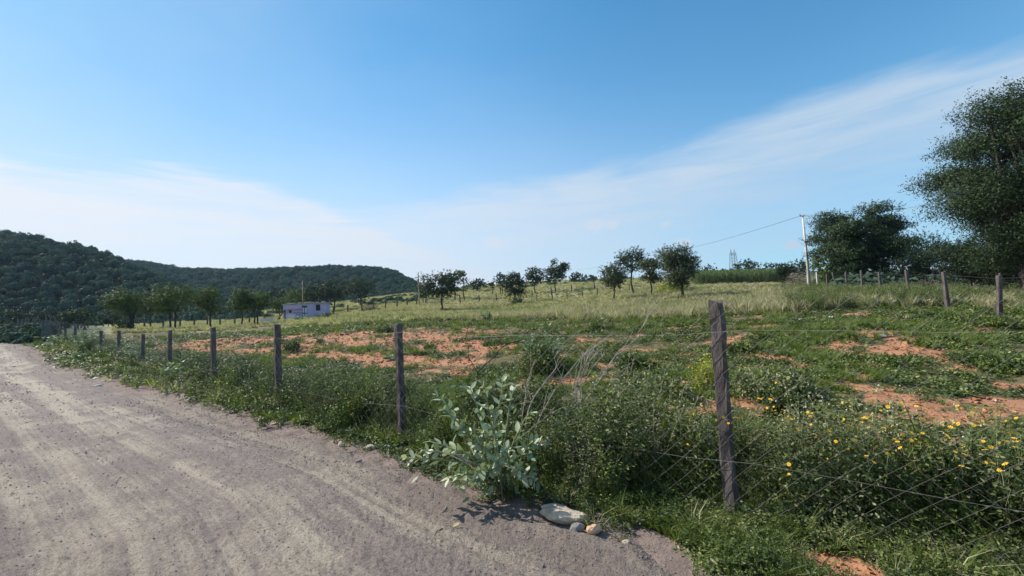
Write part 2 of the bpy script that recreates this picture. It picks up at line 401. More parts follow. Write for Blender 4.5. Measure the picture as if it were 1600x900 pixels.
def soil_mask(x, y):
    wx = x + (fbm(x * .8, y * .8, 3, 31) - .5) * 1.5; wy = y + (fbm(x * .8, y * .8, 3, 47) - .5) * 1.5
    m = np.zeros(x.shape)
    for k, P in enumerate(SOIL):
        c = P.mean(0)
        for sc, w_ in ((1.0, .62), (.84, .38)):
            Q = c + (P - c) * sc
            m = np.maximum(m, m) + 0
            ins = in_poly(Q, wx, wy)
            m = np.where(ins, np.maximum(m, 1.0 if sc < 1 else .62), m)
    n = fbm(x * 1.5 + 3, y * 1.1, 4, 77, .6)
    streak = fbm(x * .45, y * 1.0, 3, 91, .6)
    big = m * (0.25 + 1.3 * n) - .9 * np.clip(streak - .44, 0, 1) * 4 - .35 * (fbm(x * 3.1, y * 3.1, 2, 17) > .60)
    r = np.hypot(x, y)
    spots = np.clip((fbm(x * .9, y * 1.2, 4, 63, .6) - .585) * 10, 0, 1) * (r < 34) * .9
    front = in_poly(SOIL[8], x + (wx - x) * .15, y + (wy - y) * .15) * np.clip((n - .30) * 6, 0, 1)
    rdv = road_d(x, y)[0]; offr = np.clip((-rdv - 1.0) / .6, 0, 1)
    return np.clip(np.maximum(np.maximum(np.clip(big * 1.6, 0, 1), spots) * offr, front), 0, 1)
MB_T, MB_R = zip(*sorted((math.atan2(*p), math.hypot(*p)) for p in [at(0, 36), at(200, 36), at(330, 38)] + [on_ground(*q) for q in [(430, 511), (520, 508), (620, 505), (700, 504), (800, 504), (900, 507), (1000, 501), (1100, 499), (1200, 492), (1300, 489), (1400, 483), (1500, 480), (1600, 484)]]))
print('meadow edge', [round(v, 1) for v in MB_R])
def meadow_mask(x, y):
    r = np.hypot(x, y); th = np.arctan2(x, y)
    rb = np.interp(th, MB_T, MB_R) * (1 + (fbm(x * .12, y * .12, 3, 8) - .5) * .25)
    return np.clip((r - rb) / 2.0 + (fbm(x * .7, y * .7, 2, 4) - .5) * .8, 0, 1)

# main fence posts: (column, depth) of the foot
POSTS = [(1118, 3.34), (622, 5.82), (433, 8.5), (333, 11.2), (264, 14.0), (222, 16.8), (186, 19.2), (158, 21.4), (133, 23.2), (117, 25.0), (104, 26.8), (92, 28.8), (80, 31), (73, 33.3), (66, 35.5)]
PP = [np.array(at(*p)) for p in POSTS]
d0 = (PP[0] - PP[1]) / np.linalg.norm(PP[0] - PP[1])
FENCE = np.array([PP[0] + d0 * 8.2, PP[0] + d0 * 4.1] + PP)[:: 1]
def fence_d(x, y): 
    d, a = poly_dist(FENCE, np.asarray(x, float), np.asarray(y, float)); return -d, a - 8.2   # positive = field side, s = 0 at the near post

# ------------------------------------------------------------------ ground and road
TH = np.concatenate([np.linspace(-180, -60, 24, endpoint=False), np.linspace(-60, 60, 470), np.linspace(60, 180, 25)[1:]])
RAD = np.concatenate([[0.02], np.geomspace(0.5, 3000, 430)])
tg, rg = np.meshgrid(np.radians(TH), RAD, indexing='ij')
GX, GY = rg * np.sin(tg), rg * np.cos(tg)
RD, RA = road_d(GX, GY)
near = np.clip(1.6 - rg / 30, 0, 1)
wob = (fbm(GX * 1.7, GY * 1.7, 3, 21) - .5) * .5 + (fbm(GX * 6, GY * 6, 2, 23) - .5) * .16
rd = RD + wob
onroad = np.clip(rd / .25, 0, 1) * np.clip((7.6 - rd) / .3, 0, 1)
T0 = terrain(GX, GY); T0s = terrain(GX, GY, False)
soil = soil_mask(GX, GY); mead = meadow_mask(GX, GY)
ground_z = T0 * (1 - onroad) + (T0s - .05) * onroad + (fbm(GX * 9, GY * 9, 3, 3) - .5) * .03 * near - .012 * soil
def grid_quads(nt, nr, sel=None):
    i, j = np.meshgrid(np.arange(nt - 1), np.arange(nr - 1), indexing='ij'); a = (i * nr + j)
    q = np.stack([a, a + 1, a + nr + 1, a + nr], -1)
    q = q if sel is None else q[sel]
    return q.reshape(-1, 4)
def attr(me, name, a): me.attributes.new(name, 'FLOAT', 'POINT').data.foreach_set('value', np.asarray(a, np.float32).ravel())
def b_ground(t):
    at_ = lambda n: t.new('ShaderNodeAttribute', attribute_name=n).outputs['Fac']
    g = t.new('ShaderNodeNewGeometry').outputs['Position']
    n1 = t.noise(g, 3.5, 6, .65); n2 = t.noise(g, .35, 4, .6); n3 = t.noise(g, 28, 4, .7)
    soilc = t.mix(t.ss(n1, .25, .75), (.30, .130, .062), (.51, .25, .14)); soilc = t.mix(t.ss(n3, .35, .7, 0, .5), soilc, (.38, .23, .16))
    green = t.mix(t.ss(n1, .3, .7), (.085, .082, .038), (.19, .155, .078)); green = t.mix(t.ss(n3, .5, .75, 0, .6), green, (.22, .145, .09))
    mead_ = t.mix(t.ss(n2, .35, .65), (.22, .205, .12), (.38, .34, .21)); mead_ = t.mix(t.ss(n1, .4, .7, 0, .6), mead_, (.19, .19, .08))
    verge = t.mix(t.ss(n1, .3, .7), (.17, .13, .115), (.27, .21, .18))
    c = t.mix(t.ss(t.math('ADD', at_('soil'), t.math('MULTIPLY', t.math('SUBTRACT', n3, .5), .5)), .3, .55), green, soilc)
    c = t.mix(at_('mead'), c, mead_)
    c = t.mix(at_('far'), c, (.05, .07, .035))
    c = t.mix(t.ss(t.math('ADD', at_('verge'), t.math('MULTIPLY', t.math('SUBTRACT', n1, .5), .5)), .3, .7), c, verge)
    t.set(t.p.inputs['Base Color'], c); t.p.inputs['Roughness'].default_value = .95; t.p.inputs['Specular IOR Level'].default_value = .1
    bp = t.new('ShaderNodeBump'); bp.inputs['Strength'].default_value = .8; bp.inputs['Distance'].default_value = .03
    t.link(t.noise(g, 22, 7, .7), bp.inputs['Height']); t.link(bp.outputs[0], t.p.inputs['Normal'])
M_ground = mat('field_ground', b_ground)
me = quads_mesh('ground', np.stack([GX, GY, ground_z], -1).reshape(-1, 3), grid_quads(len(TH), len(RAD)), M_ground, True)
attr(me, 'soil', soil * (1 - mead)); attr(me, 'mead', mead); attr(me, 'far', np.maximum(np.clip((rg - 200) / 200, 0, 1), np.clip((math.radians(-42.5) - tg) / .04, 0, 1) * np.clip((rg - 37) / 3, 0, 1)))
attr(me, 'verge', np.clip(1 + (rd - .1) / .8, 0, 1) * (rd < 9) * (1 - soil))
ground_o = tag(link('ground', me), kind='structure')

def b_road(t):
    at_ = lambda n: t.new('ShaderNodeAttribute', attribute_name=n).outputs['Fac']
    g = t.new('ShaderNodeNewGeometry').outputs['Position']
    v = t.new('ShaderNodeCombineXYZ'); t.link(at_('across'), v.inputs[0]); t.link(at_('along'), v.inputs[1])
    band = t.noise(t.mapping(v.outputs[0], scale=(1.5, .045, 1)), 1.0, 4, .6, .25)
    band2 = t.noise(t.mapping(v.outputs[0], scale=(6.5, .13, 1), loc=(3, 2, 0)), 1.0, 4, .65, .35)
    tread = t.noise(t.mapping(v.outputs[0], scale=(26, .35, 1)), 1.0, 3, .6, .2)
    pat = t.noise(g, .8, 5, .6); fine = t.noise(g, 32, 5, .75); grit = t.noise(g, 110, 4, .8)
    f = t.math('ADD', t.math('MULTIPLY', band, .62), t.math('MULTIPLY', band2, .34)); f = t.math('ADD', f, t.math('MULTIPLY', t.math('SUBTRACT', pat, .5), .55))
    f = t.math('ADD', f, t.math('MULTIPLY', t.math('SUBTRACT', tread, .5), .14))
    track = t.ss(f, .42, .57)
    gravel = t.mix(t.ss(fine, .3, .7), (.205, .165, .150), (.37, .308, .278))
    dust = t.mix(t.ss(fine, .3, .7), (.365, .305, .245), (.57, .49, .40))
    c = t.mix(track, gravel, dust)
    c = t.mix(t.ss(grit, .54, .66, 0, .85), c, (.080, .066, .058)); c = t.mix(t.ss(grit, .30, .44, .6, 0), c, (.56, .50, .44))
    c = t.mix(t.ss(at_('across'), .15, 1.1, .45, 0), c, (.20, .158, .135))
    t.set(t.p.inputs['Base Color'], c); t.p.inputs['Roughness'].default_value = .95; t.p.inputs['Specular IOR Level'].default_value = .12
    bp = t.new('ShaderNodeBump'); bp.inputs['Strength'].default_value = 1.0; bp.inputs['Distance'].default_value = .04
    h = t.math('ADD', t.noise(g, 45, 7, .75), t.math('MULTIPLY', tread, .35))
    t.link(h, bp.inputs['Height']); t.link(bp.outputs[0], t.p.inputs['Normal'])
M_road = mat('gravel_road', b_road)
TH2 = np.concatenate([np.linspace(-150, -58, 60, endpoint=False), np.linspace(-58, 22, 520), np.linspace(22, 150, 70)[1:]])
RAD2 = np.geomspace(0.25, 90, 540)
t2, r2 = np.meshgrid(np.radians(TH2), RAD2, indexing='ij'); X2, Y2 = r2 * np.sin(t2), r2 * np.cos(t2)
D2, A2 = road_d(X2, Y2)
w2 = (fbm(X2 * 1.7, Y2 * 1.7, 3, 21) - .5) * .5 + (fbm(X2 * 6, Y2 * 6, 2, 23) - .5) * .16
d2_ = D2 + w2
prof = np.clip(d2_ / .25, 0, 1) * np.clip((7.6 - d2_) / .3, 0, 1)
def road_z(X, Y, D, A, rr_):
    dd = D + (fbm(X * 1.7, Y * 1.7, 3, 21) - .5) * .5 + (fbm(X * 6, Y * 6, 2, 23) - .5) * .16
    pf = np.clip(dd / .25, 0, 1) * np.clip((7.6 - dd) / .3, 0, 1)
    rut = (fbm(D * 2.4, A * .10, 3, 55) - .5) * .13 + (fbm(D * 9, A * .35, 3, 56) - .5) * .045
    grit = (fbm(X * 16, Y * 16, 3, 57, .7) - .5) * .034 * np.clip(1.6 - rr_ / 12, 0, 1) + (fbm(X * 45, Y * 45, 2, 58) - .5) * .015 * np.clip(1.4 - rr_ / 4, 0, 1)
    return terrain(X, Y, False) - .035 + pf * (.05 + rut + grit) + (fbm(X * .8, Y * .8, 2, 59) - .5) * .06 * pf
Z2 = road_z(X2, Y2, D2, A2, r2)
c4 = lambda A: (A[:-1, :-1] > -.12) & (A[:-1, :-1] < 7.8)
q2 = grid_quads(len(TH2), len(RAD2), c4(d2_))
used = np.unique(q2); remap = np.full(X2.size, -1, np.int64); remap[used] = np.arange(len(used))
me = quads_mesh('road', np.stack([X2, Y2, Z2], -1).reshape(-1, 3)[used], remap[q2], M_road, True)
attr(me, 'across', D2.ravel()[used]); attr(me, 'along', A2.ravel()[used])
road_o = tag(link('road', me), kind='structure')

# ------------------------------------------------------------------ scatter (stuff only)
def scatter(name, P, protos, scale, label, cat, rng, tilt=.12, idx=None):
    n = len(P)
    me = bpy.data.meshes.new(name); me.vertices.add(n); me.vertices.foreach_set('co', np.asarray(P, np.float32).ravel())
    rot = np.stack([rng.normal(0, tilt, n), rng.normal(0, tilt, n), rng.uniform(0, 6.283, n)], -1).astype(np.float32)
    me.attributes.new('rot', 'FLOAT_VECTOR', 'POINT').data.foreach_set('vector', rot.ravel())
    sc = np.asarray(scale, np.float32); sc = np.repeat(sc[:, None], 3, 1) if sc.ndim == 1 else sc
    me.attributes.new('scl', 'FLOAT_VECTOR', 'POINT').data.foreach_set('vector', sc.astype(np.float32).ravel())
    ii = rng.integers(0, len(protos), n) if idx is None else idx
    me.attributes.new('idx', 'INT', 'POINT').data.foreach_set('value', ii.astype(np.int32))
    o = link(name, me)
    c = bpy.data.collections.new(name + '_kinds')
    for k, pm in enumerate(protos):
        q = bpy.data.objects.new(f'{name}_piece_{k:02d}', pm); c.objects.link(q)
    g = bpy.data.node_groups.new(name, 'GeometryNodeTree')
    g.interface.new_socket('Geometry', in_out='INPUT', socket_type='NodeSocketGeometry')
    g.interface.new_socket('Geometry', in_out='OUTPUT', socket_type='NodeSocketGeometry')
    N = g.nodes; L = g.links
    gi = N.new('NodeGroupInput'); go = N.new('NodeGroupOutput'); ci = N.new('GeometryNodeCollectionInfo')
    ci.inputs['Collection'].default_value = c; ci.inputs['Separate Children'].default_value = True; ci.inputs['Reset Children'].default_value = True
    ip = N.new('GeometryNodeInstanceOnPoints'); ip.inputs['Pick Instance'].default_value = True
    def na(nm, dt):
        a = N.new('GeometryNodeInputNamedAttribute'); a.data_type = dt; a.inputs['Name'].default_value = nm; return a.outputs['Attribute']
    e2r = N.new('FunctionNodeEulerToRotation'); L.new(na('rot', 'FLOAT_VECTOR'), e2r.inputs[0])
    L.new(gi.outputs[0], ip.inputs['Points']); L.new(ci.outputs[0], ip.inputs['Instance']); L.new(na('idx', 'INT'), ip.inputs['Instance Index'])
    L.new(e2r.outputs[0], ip.inputs['Rotation']); L.new(na('scl', 'FLOAT_VECTOR'), ip.inputs['Scale']); L.new(ip.outputs[0], go.inputs[0])
    md = o.modifiers.new('scatter', 'NODES'); md.node_group = g
    return tag(o, label, cat, None, 'stuff')
def polar(rng, n, r0, r1, t0=-56, t1=56):
    r = np.exp(rng.uniform(math.log(r0), math.log(r1), n)); t = np.radians(rng.uniform(t0, t1, n))
    return r * np.sin(t), r * np.cos(t), r
def ground_at(x, y):
    d, _ = road_d(x, y)
    return terrain(x, y)

def leaf6(rng, C, D, L, Wd, flat=.4):
    """pointed oval leaves: 6-corner faces"""
    n = len(C); D = D / (np.linalg.norm(D, axis=1, keepdims=True) + 1e-9)
    r = unit(rng, n) * (1 - flat) + np.array([0, 0, flat]); s = np.cross(D, r); s /= np.linalg.norm(s, axis=1, keepdims=True) + 1e-9
    L = np.broadcast_to(L, n)[:, None]; Wd = np.broadcast_to(Wd, n)[:, None]; up = np.cross(s, D)
    V = np.stack([C, C + D * L * .3 + s * Wd * .5, C + D * L * .7 + s * Wd * .4 - up * L * .05, C + D * L - up * L * .12, C + D * L * .7 - s * Wd * .4 - up * L * .05, C + D * L * .3 - s * Wd * .5], 1).reshape(-1, 3)
    return V, np.arange(6 * n).reshape(n, 6)

def weed_proto(seed, m, h=1.0, stems=5, leaves=34, ll=.05, lw=.018, spread=.35, heads=0, head_m=None):
    """a weed: thin bent stems with leaves all the way up"""
    rng = np.random.default_rng(seed); mb = MB(); VV = []; QQ = []; b = 0
    for k in range(stems):
        a = rng.uniform(0, 6.283); sp = rng.uniform(.2, 1) * spread; hh = h * rng.uniform(.6, 1)
        p = [Vector((math.cos(a) * sp * t ** 1.3 * h + rng.normal(0, .015), math.sin(a) * sp * t ** 1.3 * h + rng.normal(0, .015), hh * t)) for t in (0, .35, .7, 1)]
        mb.tube(p, .004, .002, 3, 0, False)
        t = rng.uniform(.08, 1.0, leaves) ** .8
        base = np.array([list(p[0].lerp(p[-1], float(q))) for q in t]); base[:, :2] *= (t ** .25)[:, None]
        aa = rng.uniform(0, 6.283, leaves); D = np.stack([np.cos(aa), np.sin(aa), rng.uniform(-.3, .7, leaves)], -1)
        # short side shoots carry the leaves away from the stem
        off = rng.uniform(0, .09, leaves)[:, None] * D * h
        V, Q = leaf6(rng, base + off, D, ll * rng.uniform(.6, 1.3, leaves), lw * rng.uniform(.7, 1.3, leaves))
        VV.append(V)
        if heads and k < heads:
            c = p[-1]; mb.add([c + Vector(v) * .012 for v in ((1, 0, 0), (0, 1, 0), (-1, 0, 0), (0, -1, 0), (0, 0, 1.2), (0, 0, -1))],
                              [(0, 1, 4), (1, 2, 4), (2, 3, 4), (3, 0, 4), (1, 0, 5), (2, 1, 5), (3, 2, 5), (0, 3, 5)], 2)
    V = np.concatenate(VV); mb.add(V.tolist(), [tuple(range(6 * i, 6 * i + 6)) for i in range(len(V) // 6)], 1)
    return mb.mesh('weed', [M_stem, m, head_m or M_white])
def blade_tuft(seed, m, n=26, h=1.0, spread=.5, w=.02, lean=.5, heads=False):
    rng = np.random.default_rng(seed); V = []; 
    a = rng.uniform(0, 6.283, n); rr = rng.uniform(0, .18, n) * spread
    b = np.stack([np.cos(a) * rr, np.sin(a) * rr, np.zeros(n)], -1)
    a2 = a + rng.normal(0, .7, n); hh = h * rng.uniform(.45, 1, n); ln = lean * rng.uniform(.1, 1, n) * spread
    mid = b + np.stack([np.cos(a2) * ln * .35, np.sin(a2) * ln * .35, hh * .6], -1); tip = b + np.stack([np.cos(a2) * ln, np.sin(a2) * ln, hh], -1)
    s = np.stack([-np.sin(a2 + .8), np.cos(a2 + .8), np.zeros(n)], -1) * w
    Vv = np.stack([b - s / 2, b + s / 2, mid + s * .6, tip, mid - s * .6], 1).reshape(-1, 3)
    return quads_mesh('tuft', Vv, np.arange(5 * n).reshape(n, 5), m)
def rosette(seed, m, n=26, r=.5, h=.25, ll=.12, lw=.06):
    """low creeping plant, unit size: leaves spread over a disc with slight height"""
    rng = np.random.default_rng(seed); a = rng.uniform(0, 6.283, n); q = np.sqrt(rng.uniform(0, 1, n)) * r
    C = np.stack([np.cos(a) * q, np.sin(a) * q, rng.uniform(.02, h, n) * (1 - .6 * q / r)], -1)
    aa = rng.uniform(0, 6.283, n); D = np.stack([np.cos(aa), np.sin(aa), rng.uniform(-.1, .8, n)], -1)
    V, Q = leaf6(rng, C, D, ll * rng.uniform(.6, 1.3, n), lw * rng.uniform(.7, 1.3, n), .6)
    return quads_mesh('creeper', V, Q, m)

# ------------------------------------------------------------------ stuff: ground cover, weeds, grasses, pebbles
rng = np.random.default_rng(11)
def field_ok(x, y):
    d, _ = road_d(x, y); return (d < -.15) | (d > 7.9)
# low creeping cover of the near field
x, y, r = polar(rng, 60000, 1.7, 40)
d, _ = road_d(x, y); sm = soil_mask(x, y); mm = meadow_mask(x, y)
edgep = np.clip((-d + (fbm(x * 2, y * 2, 2, 13) - .5) * 1.0) / .5, 0, 1)
keep = (rng.uniform(size=len(x)) < edgep) & (rng.uniform(size=len(x)) > np.clip(sm * 1.7, 0, .985)) & (mm < .7) & (d < 0)
keep &= (rng.uniform(size=len(x)) < np.clip((fbm(x * .9, y * .9, 4, 111, .6) - .36) * 6, .12, 1)) | (r < 3.2); x, y, r = x[keep], y[keep], r[keep]
creep = [rosette(100 + k, [M_creep, M_weed, M_creep, M_weedb][k % 4], 34, .5, .35, .17, .09) for k in range(8)]
sc = np.clip(.055 * r ** .62, .10, .55) * rng.uniform(.6, 1.5, len(x))
scatter('ground_cover', np.stack([x, y, ground_at(x, y) + .0], -1), creep, np.stack([sc, sc, sc * rng.uniform(.5, 1.4, len(x))], -1), 'low green creeping weeds covering the field', 'weeds', rng)
# short green grass between
x, y, r = polar(rng, 60000, 1.8, 42)
d, _ = road_d(x, y); sm = soil_mask(x, y); mm = meadow_mask(x, y)
keep = (d < -.3) & (rng.uniform(size=len(x)) > np.clip(sm * 1.5, 0, .98)) & (mm < .5) & (fbm(x * .8, y * .8, 3, 41) > .56)
x, y, r = x[keep], y[keep], r[keep]
gt = [blade_tuft(200 + k, M_grass, 24, 1.0, 1.4, .05, .8) for k in range(5)]
sc = np.clip(.05 * r ** .45, .07, .26) * rng.uniform(.6, 1.4, len(x))
scatter('short_grass', np.stack([x, y, ground_at(x, y)], -1), gt, sc, 'short green grass growing among the field weeds', 'grass', rng)
# dry meadow grass
x, y, r = polar(rng, 90000, 14, 230, -54, 56)
mm = meadow_mask(x, y); d, _ = road_d(x, y); u = x / y
keep = (rng.uniform(size=len(x)) < mm * (.35 + .65 * np.clip((fbm(x * .11, y * .16, 3, 71) - .3) * 4, 0, 1))) & (d < -1.5) & ((np.arctan2(x, y) > math.radians(-42.5)) | (r < 37)) & ((u > -.8) | (r < 96))
keep &= ~((np.arctan2(x, y) > math.radians(33)) & (rng.uniform(size=len(x)) < .72) & (r > 0)); x, y, r = x[keep], y[keep], r[keep]
dt = [blade_tuft(300 + k, M_dry if k < 5 else M_grass, 24, 1.0, 1.0, .05, .7) for k in range(7)]
pat = fbm(x * .10, y * .14, 3, 19)
near_b = np.clip(1.3 - (r - 16) / 45, .35, 1)
idx = np.where(rng.uniform(size=len(x)) < np.clip((pat - .22) * 6, .50, .96), rng.integers(0, 5, len(x)), rng.integers(5, 7, len(x)))
sc = (.30 + .18 * near_b) * rng.uniform(.6, 1.4, len(x))
sxy = sc * np.clip(r / 35, .8, 3.2)
scatter('meadow_grass', np.stack([x, y, ground_at(x, y) - .02], -1), dt, np.stack([sxy, sxy, sc], -1), 'tall dry yellowish grass of the meadow', 'grass', rng, idx=idx)
# weeds along the wire fence
def weed_height(x, y):
    fd, s = fence_d(x, y)
    base = np.interp(s, [-9, 0, .3, 1.2, 2.6, 3.3, 4.5, 8, 12, 20, 34], [.62, .60, .58, .66, .62, .50, .54, .58, .58, .62, .65])
    wid = np.interp(s, [-9, 0, 3, 6, 12, 34], [1.9, 1.5, 1.1, 1.9, 1.3, 1.2])
    sh = np.clip((fd - np.interp(s, [-9, 0, .5, 1, 3.2, 4, 7, 34], [.12, .12, .05, -.5, -.5, -.1, -.3, -.5])) / .35, 0, 1) * np.clip((wid - fd) / (.45 * wid) + .2, 0, 1)
    return base * sh * (.40 + 1.15 * (fbm(x * 1.5, y * 1.5, 3, 27) - .05))
x, y, r = polar(rng, 52000, 1.5, 40, -52, 58)
fd, s = fence_d(x, y); m = (fd > -.75) & (fd < 2.4); x, y, r = x[m], y[m], r[m]
h = weed_height(x, y) * np.where(rng.uniform(size=len(x)) < .12, rng.uniform(1.1, 1.4, len(x)), rng.uniform(.5, 1.1, len(x))); d, _ = road_d(x, y); fd, s = fence_d(x, y)
gap = ((r < 6) & (rng.uniform(size=len(x)) < .25))
m = (h > .14) & (d < -.35) & ~gap & ((np.hypot(x, y) > 1.5)); x, y, r, h, fd, s = x[m], y[m], r[m], h[m], fd[m], s[m]
wp = [weed_proto(400 + k, [M_weed, M_weed, M_weedb, M_creep, M_weed, M_weedb][k % 6], 1.0, 7, 66, .056, .019, .42) for k in range(9)]
wp[2] = weed_proto(412, M_creep, .8, 5, 26, .09, .05, .5); wp[5] = weed_proto(415, M_weed, 1.1, 9, 60, .075, .010, .3); wp[7] = blade_tuft(417, M_grass, 40, 1.1, 1.4, .012, .5)
wp += [weed_proto(420 + k, M_straw, 1.08, 6, 26, .05, .012, .3, 3) for k in range(2)]
idx = rng.integers(0, 9, len(x)); right = (s < 2) & (h > .45); idx = np.where(right & (rng.uniform(size=len(x)) < .38), rng.integers(9, 11, len(x)), idx)
far_s = np.clip(r / 9, 1, 2.0)
scatter('fence_weeds', np.stack([x, y, ground_at(x, y) - .02], -1), wp, np.stack([h * far_s * .9, h * far_s * .9, h], -1), 'tangled leafy weeds growing along the wire fence', 'weeds', rng, tilt=.16, idx=idx)
x, y, r = polar(rng, 9000, 15, 75, 31, 55); nz = fbm(x * .35, y * .35, 3, 88)
m = (meadow_mask(x, y) > .3) & (rng.uniform(size=len(x)) < np.clip((nz - .3) * 4, .1, 1)) & (soil_mask(x, y) < .3) & (rng.uniform(size=len(x)) < np.clip((np.degrees(np.arctan2(x, y)) - 31) / 5, 0, 1)); x, y, r, nz = x[m], y[m], r[m], nz[m]
scatter('roadless_weeds'.replace('roadless', 'tall'), np.stack([x, y, ground_at(x, y) - .03], -1), wp, np.stack([np.clip(r / 14, 1.2, 3.2) * .42] * 2 + [rng.uniform(.25, .75, len(x)) * (.6 + nz)], -1), 'tall mixed dark weeds behind and among the right hand posts', 'weeds', rng)
# low verge weeds in front of the fence, near the camera
x, y, r = polar(rng, 26000, 1.6, 22, -52, 56)
fd, s = fence_d(x, y); d, _ = road_d(x, y)
m = (fd < .5) & (fd > -2.2) & (rng.uniform(size=len(x)) < np.clip((-d + (fbm(x * 2.3, y * 2.3, 2, 14) - .5) * .7) / .6, 0, 1)) & (rng.uniform(size=len(x)) > soil_mask(x, y) * 1.2); x, y, r = x[m], y[m], r[m]
vp = [weed_proto(440 + k, [M_weed, M_creep, M_weedb][k % 3], 1.0, 6, 16, .10 + .035 * (k % 4), .05 + .018 * (k % 3), .9) for k in range(7)] + [blade_tuft(450, M_grass, 22, 1.5, 1.6, .035, .9), blade_tuft(451, M_straw, 18, 1.4, 1.6, .025, 1.1), weed_proto(452, M_weed, 1.6, 5, 22, .18, .03, .5)]
vi = rng.integers(0, 7, len(x)); vi = np.where(rng.uniform(size=len(x)) < .13, rng.integers(7, 10, len(x)), vi)
scatter('verge_weeds', np.stack([x, y, ground_at(x, y) - .01], -1), vp, rng.uniform(.08, .22, len(x)) * np.clip(r / 6, .8, 1.6), 'low leafy weeds on the road verge', 'weeds', rng, idx=vi)
# yellow flowers standing above the weeds
fl = MB()
for k in range(8):
    a = k * .785; fl.add([(0, 0, 0), (math.cos(a - .3) * .7, math.sin(a - .3) * .7, .12), (math.cos(a), math.sin(a), .05), (math.cos(a + .3) * .7, math.sin(a + .3) * .7, .12)], [(0, 1, 2, 3)], 0)
fl.add([(math.cos(k) * .25, math.sin(k) * .25, .14) for k in (0, 1.26, 2.51, 3.77, 5.03)], [(0, 1, 2, 3, 4)], 1)
fl.tube([(0, 0, 0), (.1, .1, -2), (.3, 0, -5)], .08, .08, 3, 2, False)
flm = fl.mesh('flower', [M_petal, M_rocko, M_stem])
P = []; sc = []
for (px, py, Y, n, sp) in ((1450, 668, 3.0, 70, .6), (1330, 650, 3.3, 50, .5), (1230, 645, 3.5, 34, .5), (1530, 715, 2.6, 34, .4), (1380, 700, 2.9, 34, .5), (1130, 665, 3.4, 14, .2), (1570, 660, 3.2, 20, .4), (1160, 650, 3.6, 5, .3), (530, 590, 8.0, 12, .7), (1540, 720, 2.7, 6, .3), (1095, 575, 7.2, 10, .3), (1060, 640, 3.9, 2, .2)):
    c = pt(px, py, Y)
    for k in range(n): P.append((c.x + rng.normal(0, sp), c.y + rng.normal(0, sp * .5), c.z + rng.normal(0, .07))); sc.append(rng.uniform(.007, .014) * (1.2 if Y < 5 else 1.8))
scatter('yellow_flowers', P, [flm], np.array(sc), 'small yellow flowers above the fence weeds', 'flowers', rng, tilt=.5)
# pebbles
def pebble(seed):
    rg_ = np.random.default_rng(seed); mb = MB()
    v = [(1, 0, 0), (0, 1, 0), (-1, 0, 0), (0, -1, 0), (.6, .6, .45), (-.6, .6, .5), (-.6, -.6, .45), (.6, -.6, .5), (0, 0, .75)]
    v = [tuple(np.array(q) * rg_.uniform(.7, 1.2, 3) * .5) for q in v]
    mb.add(v, [(0, 1, 4), (1, 2, 5), (2, 3, 6), (3, 0, 7), (4, 1, 5), (5, 2, 6), (6, 3, 7), (7, 0, 4), (4, 5, 8), (5, 6, 8), (6, 7, 8), (7, 4, 8)])
    return mb.mesh('pebble', M_peb)
xs_, ys_, rs_ = polar(rng, 60000, 2.5, 34); ms_ = soil_mask(xs_, ys_); kk = (ms_ > .35) & (rng.uniform(size=len(xs_)) < .55) & (road_d(xs_, ys_)[0] < -.4); xs_, ys_, rs_ = xs_[kk], ys_[kk], rs_[kk]
M_clod = foliage('soil_clod', [(0, (.18, .08, .04)), (.5, (.35, .165, .085)), (1, (.50, .27, .16))], 0, .95)
def clod(seed):
    me_ = pebble(seed); me_.name = 'clod'; me_.materials.clear(); me_.materials.append(M_clod); return me_
scatter('soil_clods', np.stack([xs_, ys_, ground_at(xs_, ys_)], -1), [clod(50 + k) for k in range(4)], np.clip(.006 * rs_ ** .8, .012, .09) * np.exp(rng.normal(0, .45, len(xs_))), 'small reddish clods lying on the bare soil', 'clods', rng, tilt=.4)
k2 = rng.uniform(size=len(xs_)) < .10
scatter('soil_tufts', np.stack([xs_[k2], ys_[k2], ground_at(xs_[k2], ys_[k2])], -1), [blade_tuft(260, M_straw, 16, 1, 1.5, .05, 1.0), creep[0], creep[1], gt[0]], np.clip(.03 * rs_[k2] ** .6, .06, .22) * rng.uniform(.5, 1.4, int(k2.sum())), 'sparse small tufts on the bare soil', 'weeds', rng)
x, y, r = polar(rng, 170000, 1.3, 45, -56, 30)
d, al_ = road_d(x, y); m = (d > -.7) & (d < 7.4) & (rng.uniform(size=len(x)) < .2 + .6 * (fbm(d * 1.5, al_ * .08, 3, 155) > .5)); x, y, r, d, al_ = x[m], y[m], r[m], d[m], al_[m]; print('pebbles', len(x))
sz = np.clip(.0042 * r ** .75, .005, .05) * np.clip(np.exp(rng.normal(0, .6, len(x))), .3, 2.2) * .54
scatter('pebbles', np.stack([x, y, np.maximum(road_z(x, y, d, al_, r), np.where(d < .15, ground_at(x, y), -9)) + sz * .12], -1), [pebble(k) for k in range(6)], sz, 'loose grey pebbles scattered over the dirt road', 'pebbles', rng, tilt=.4)
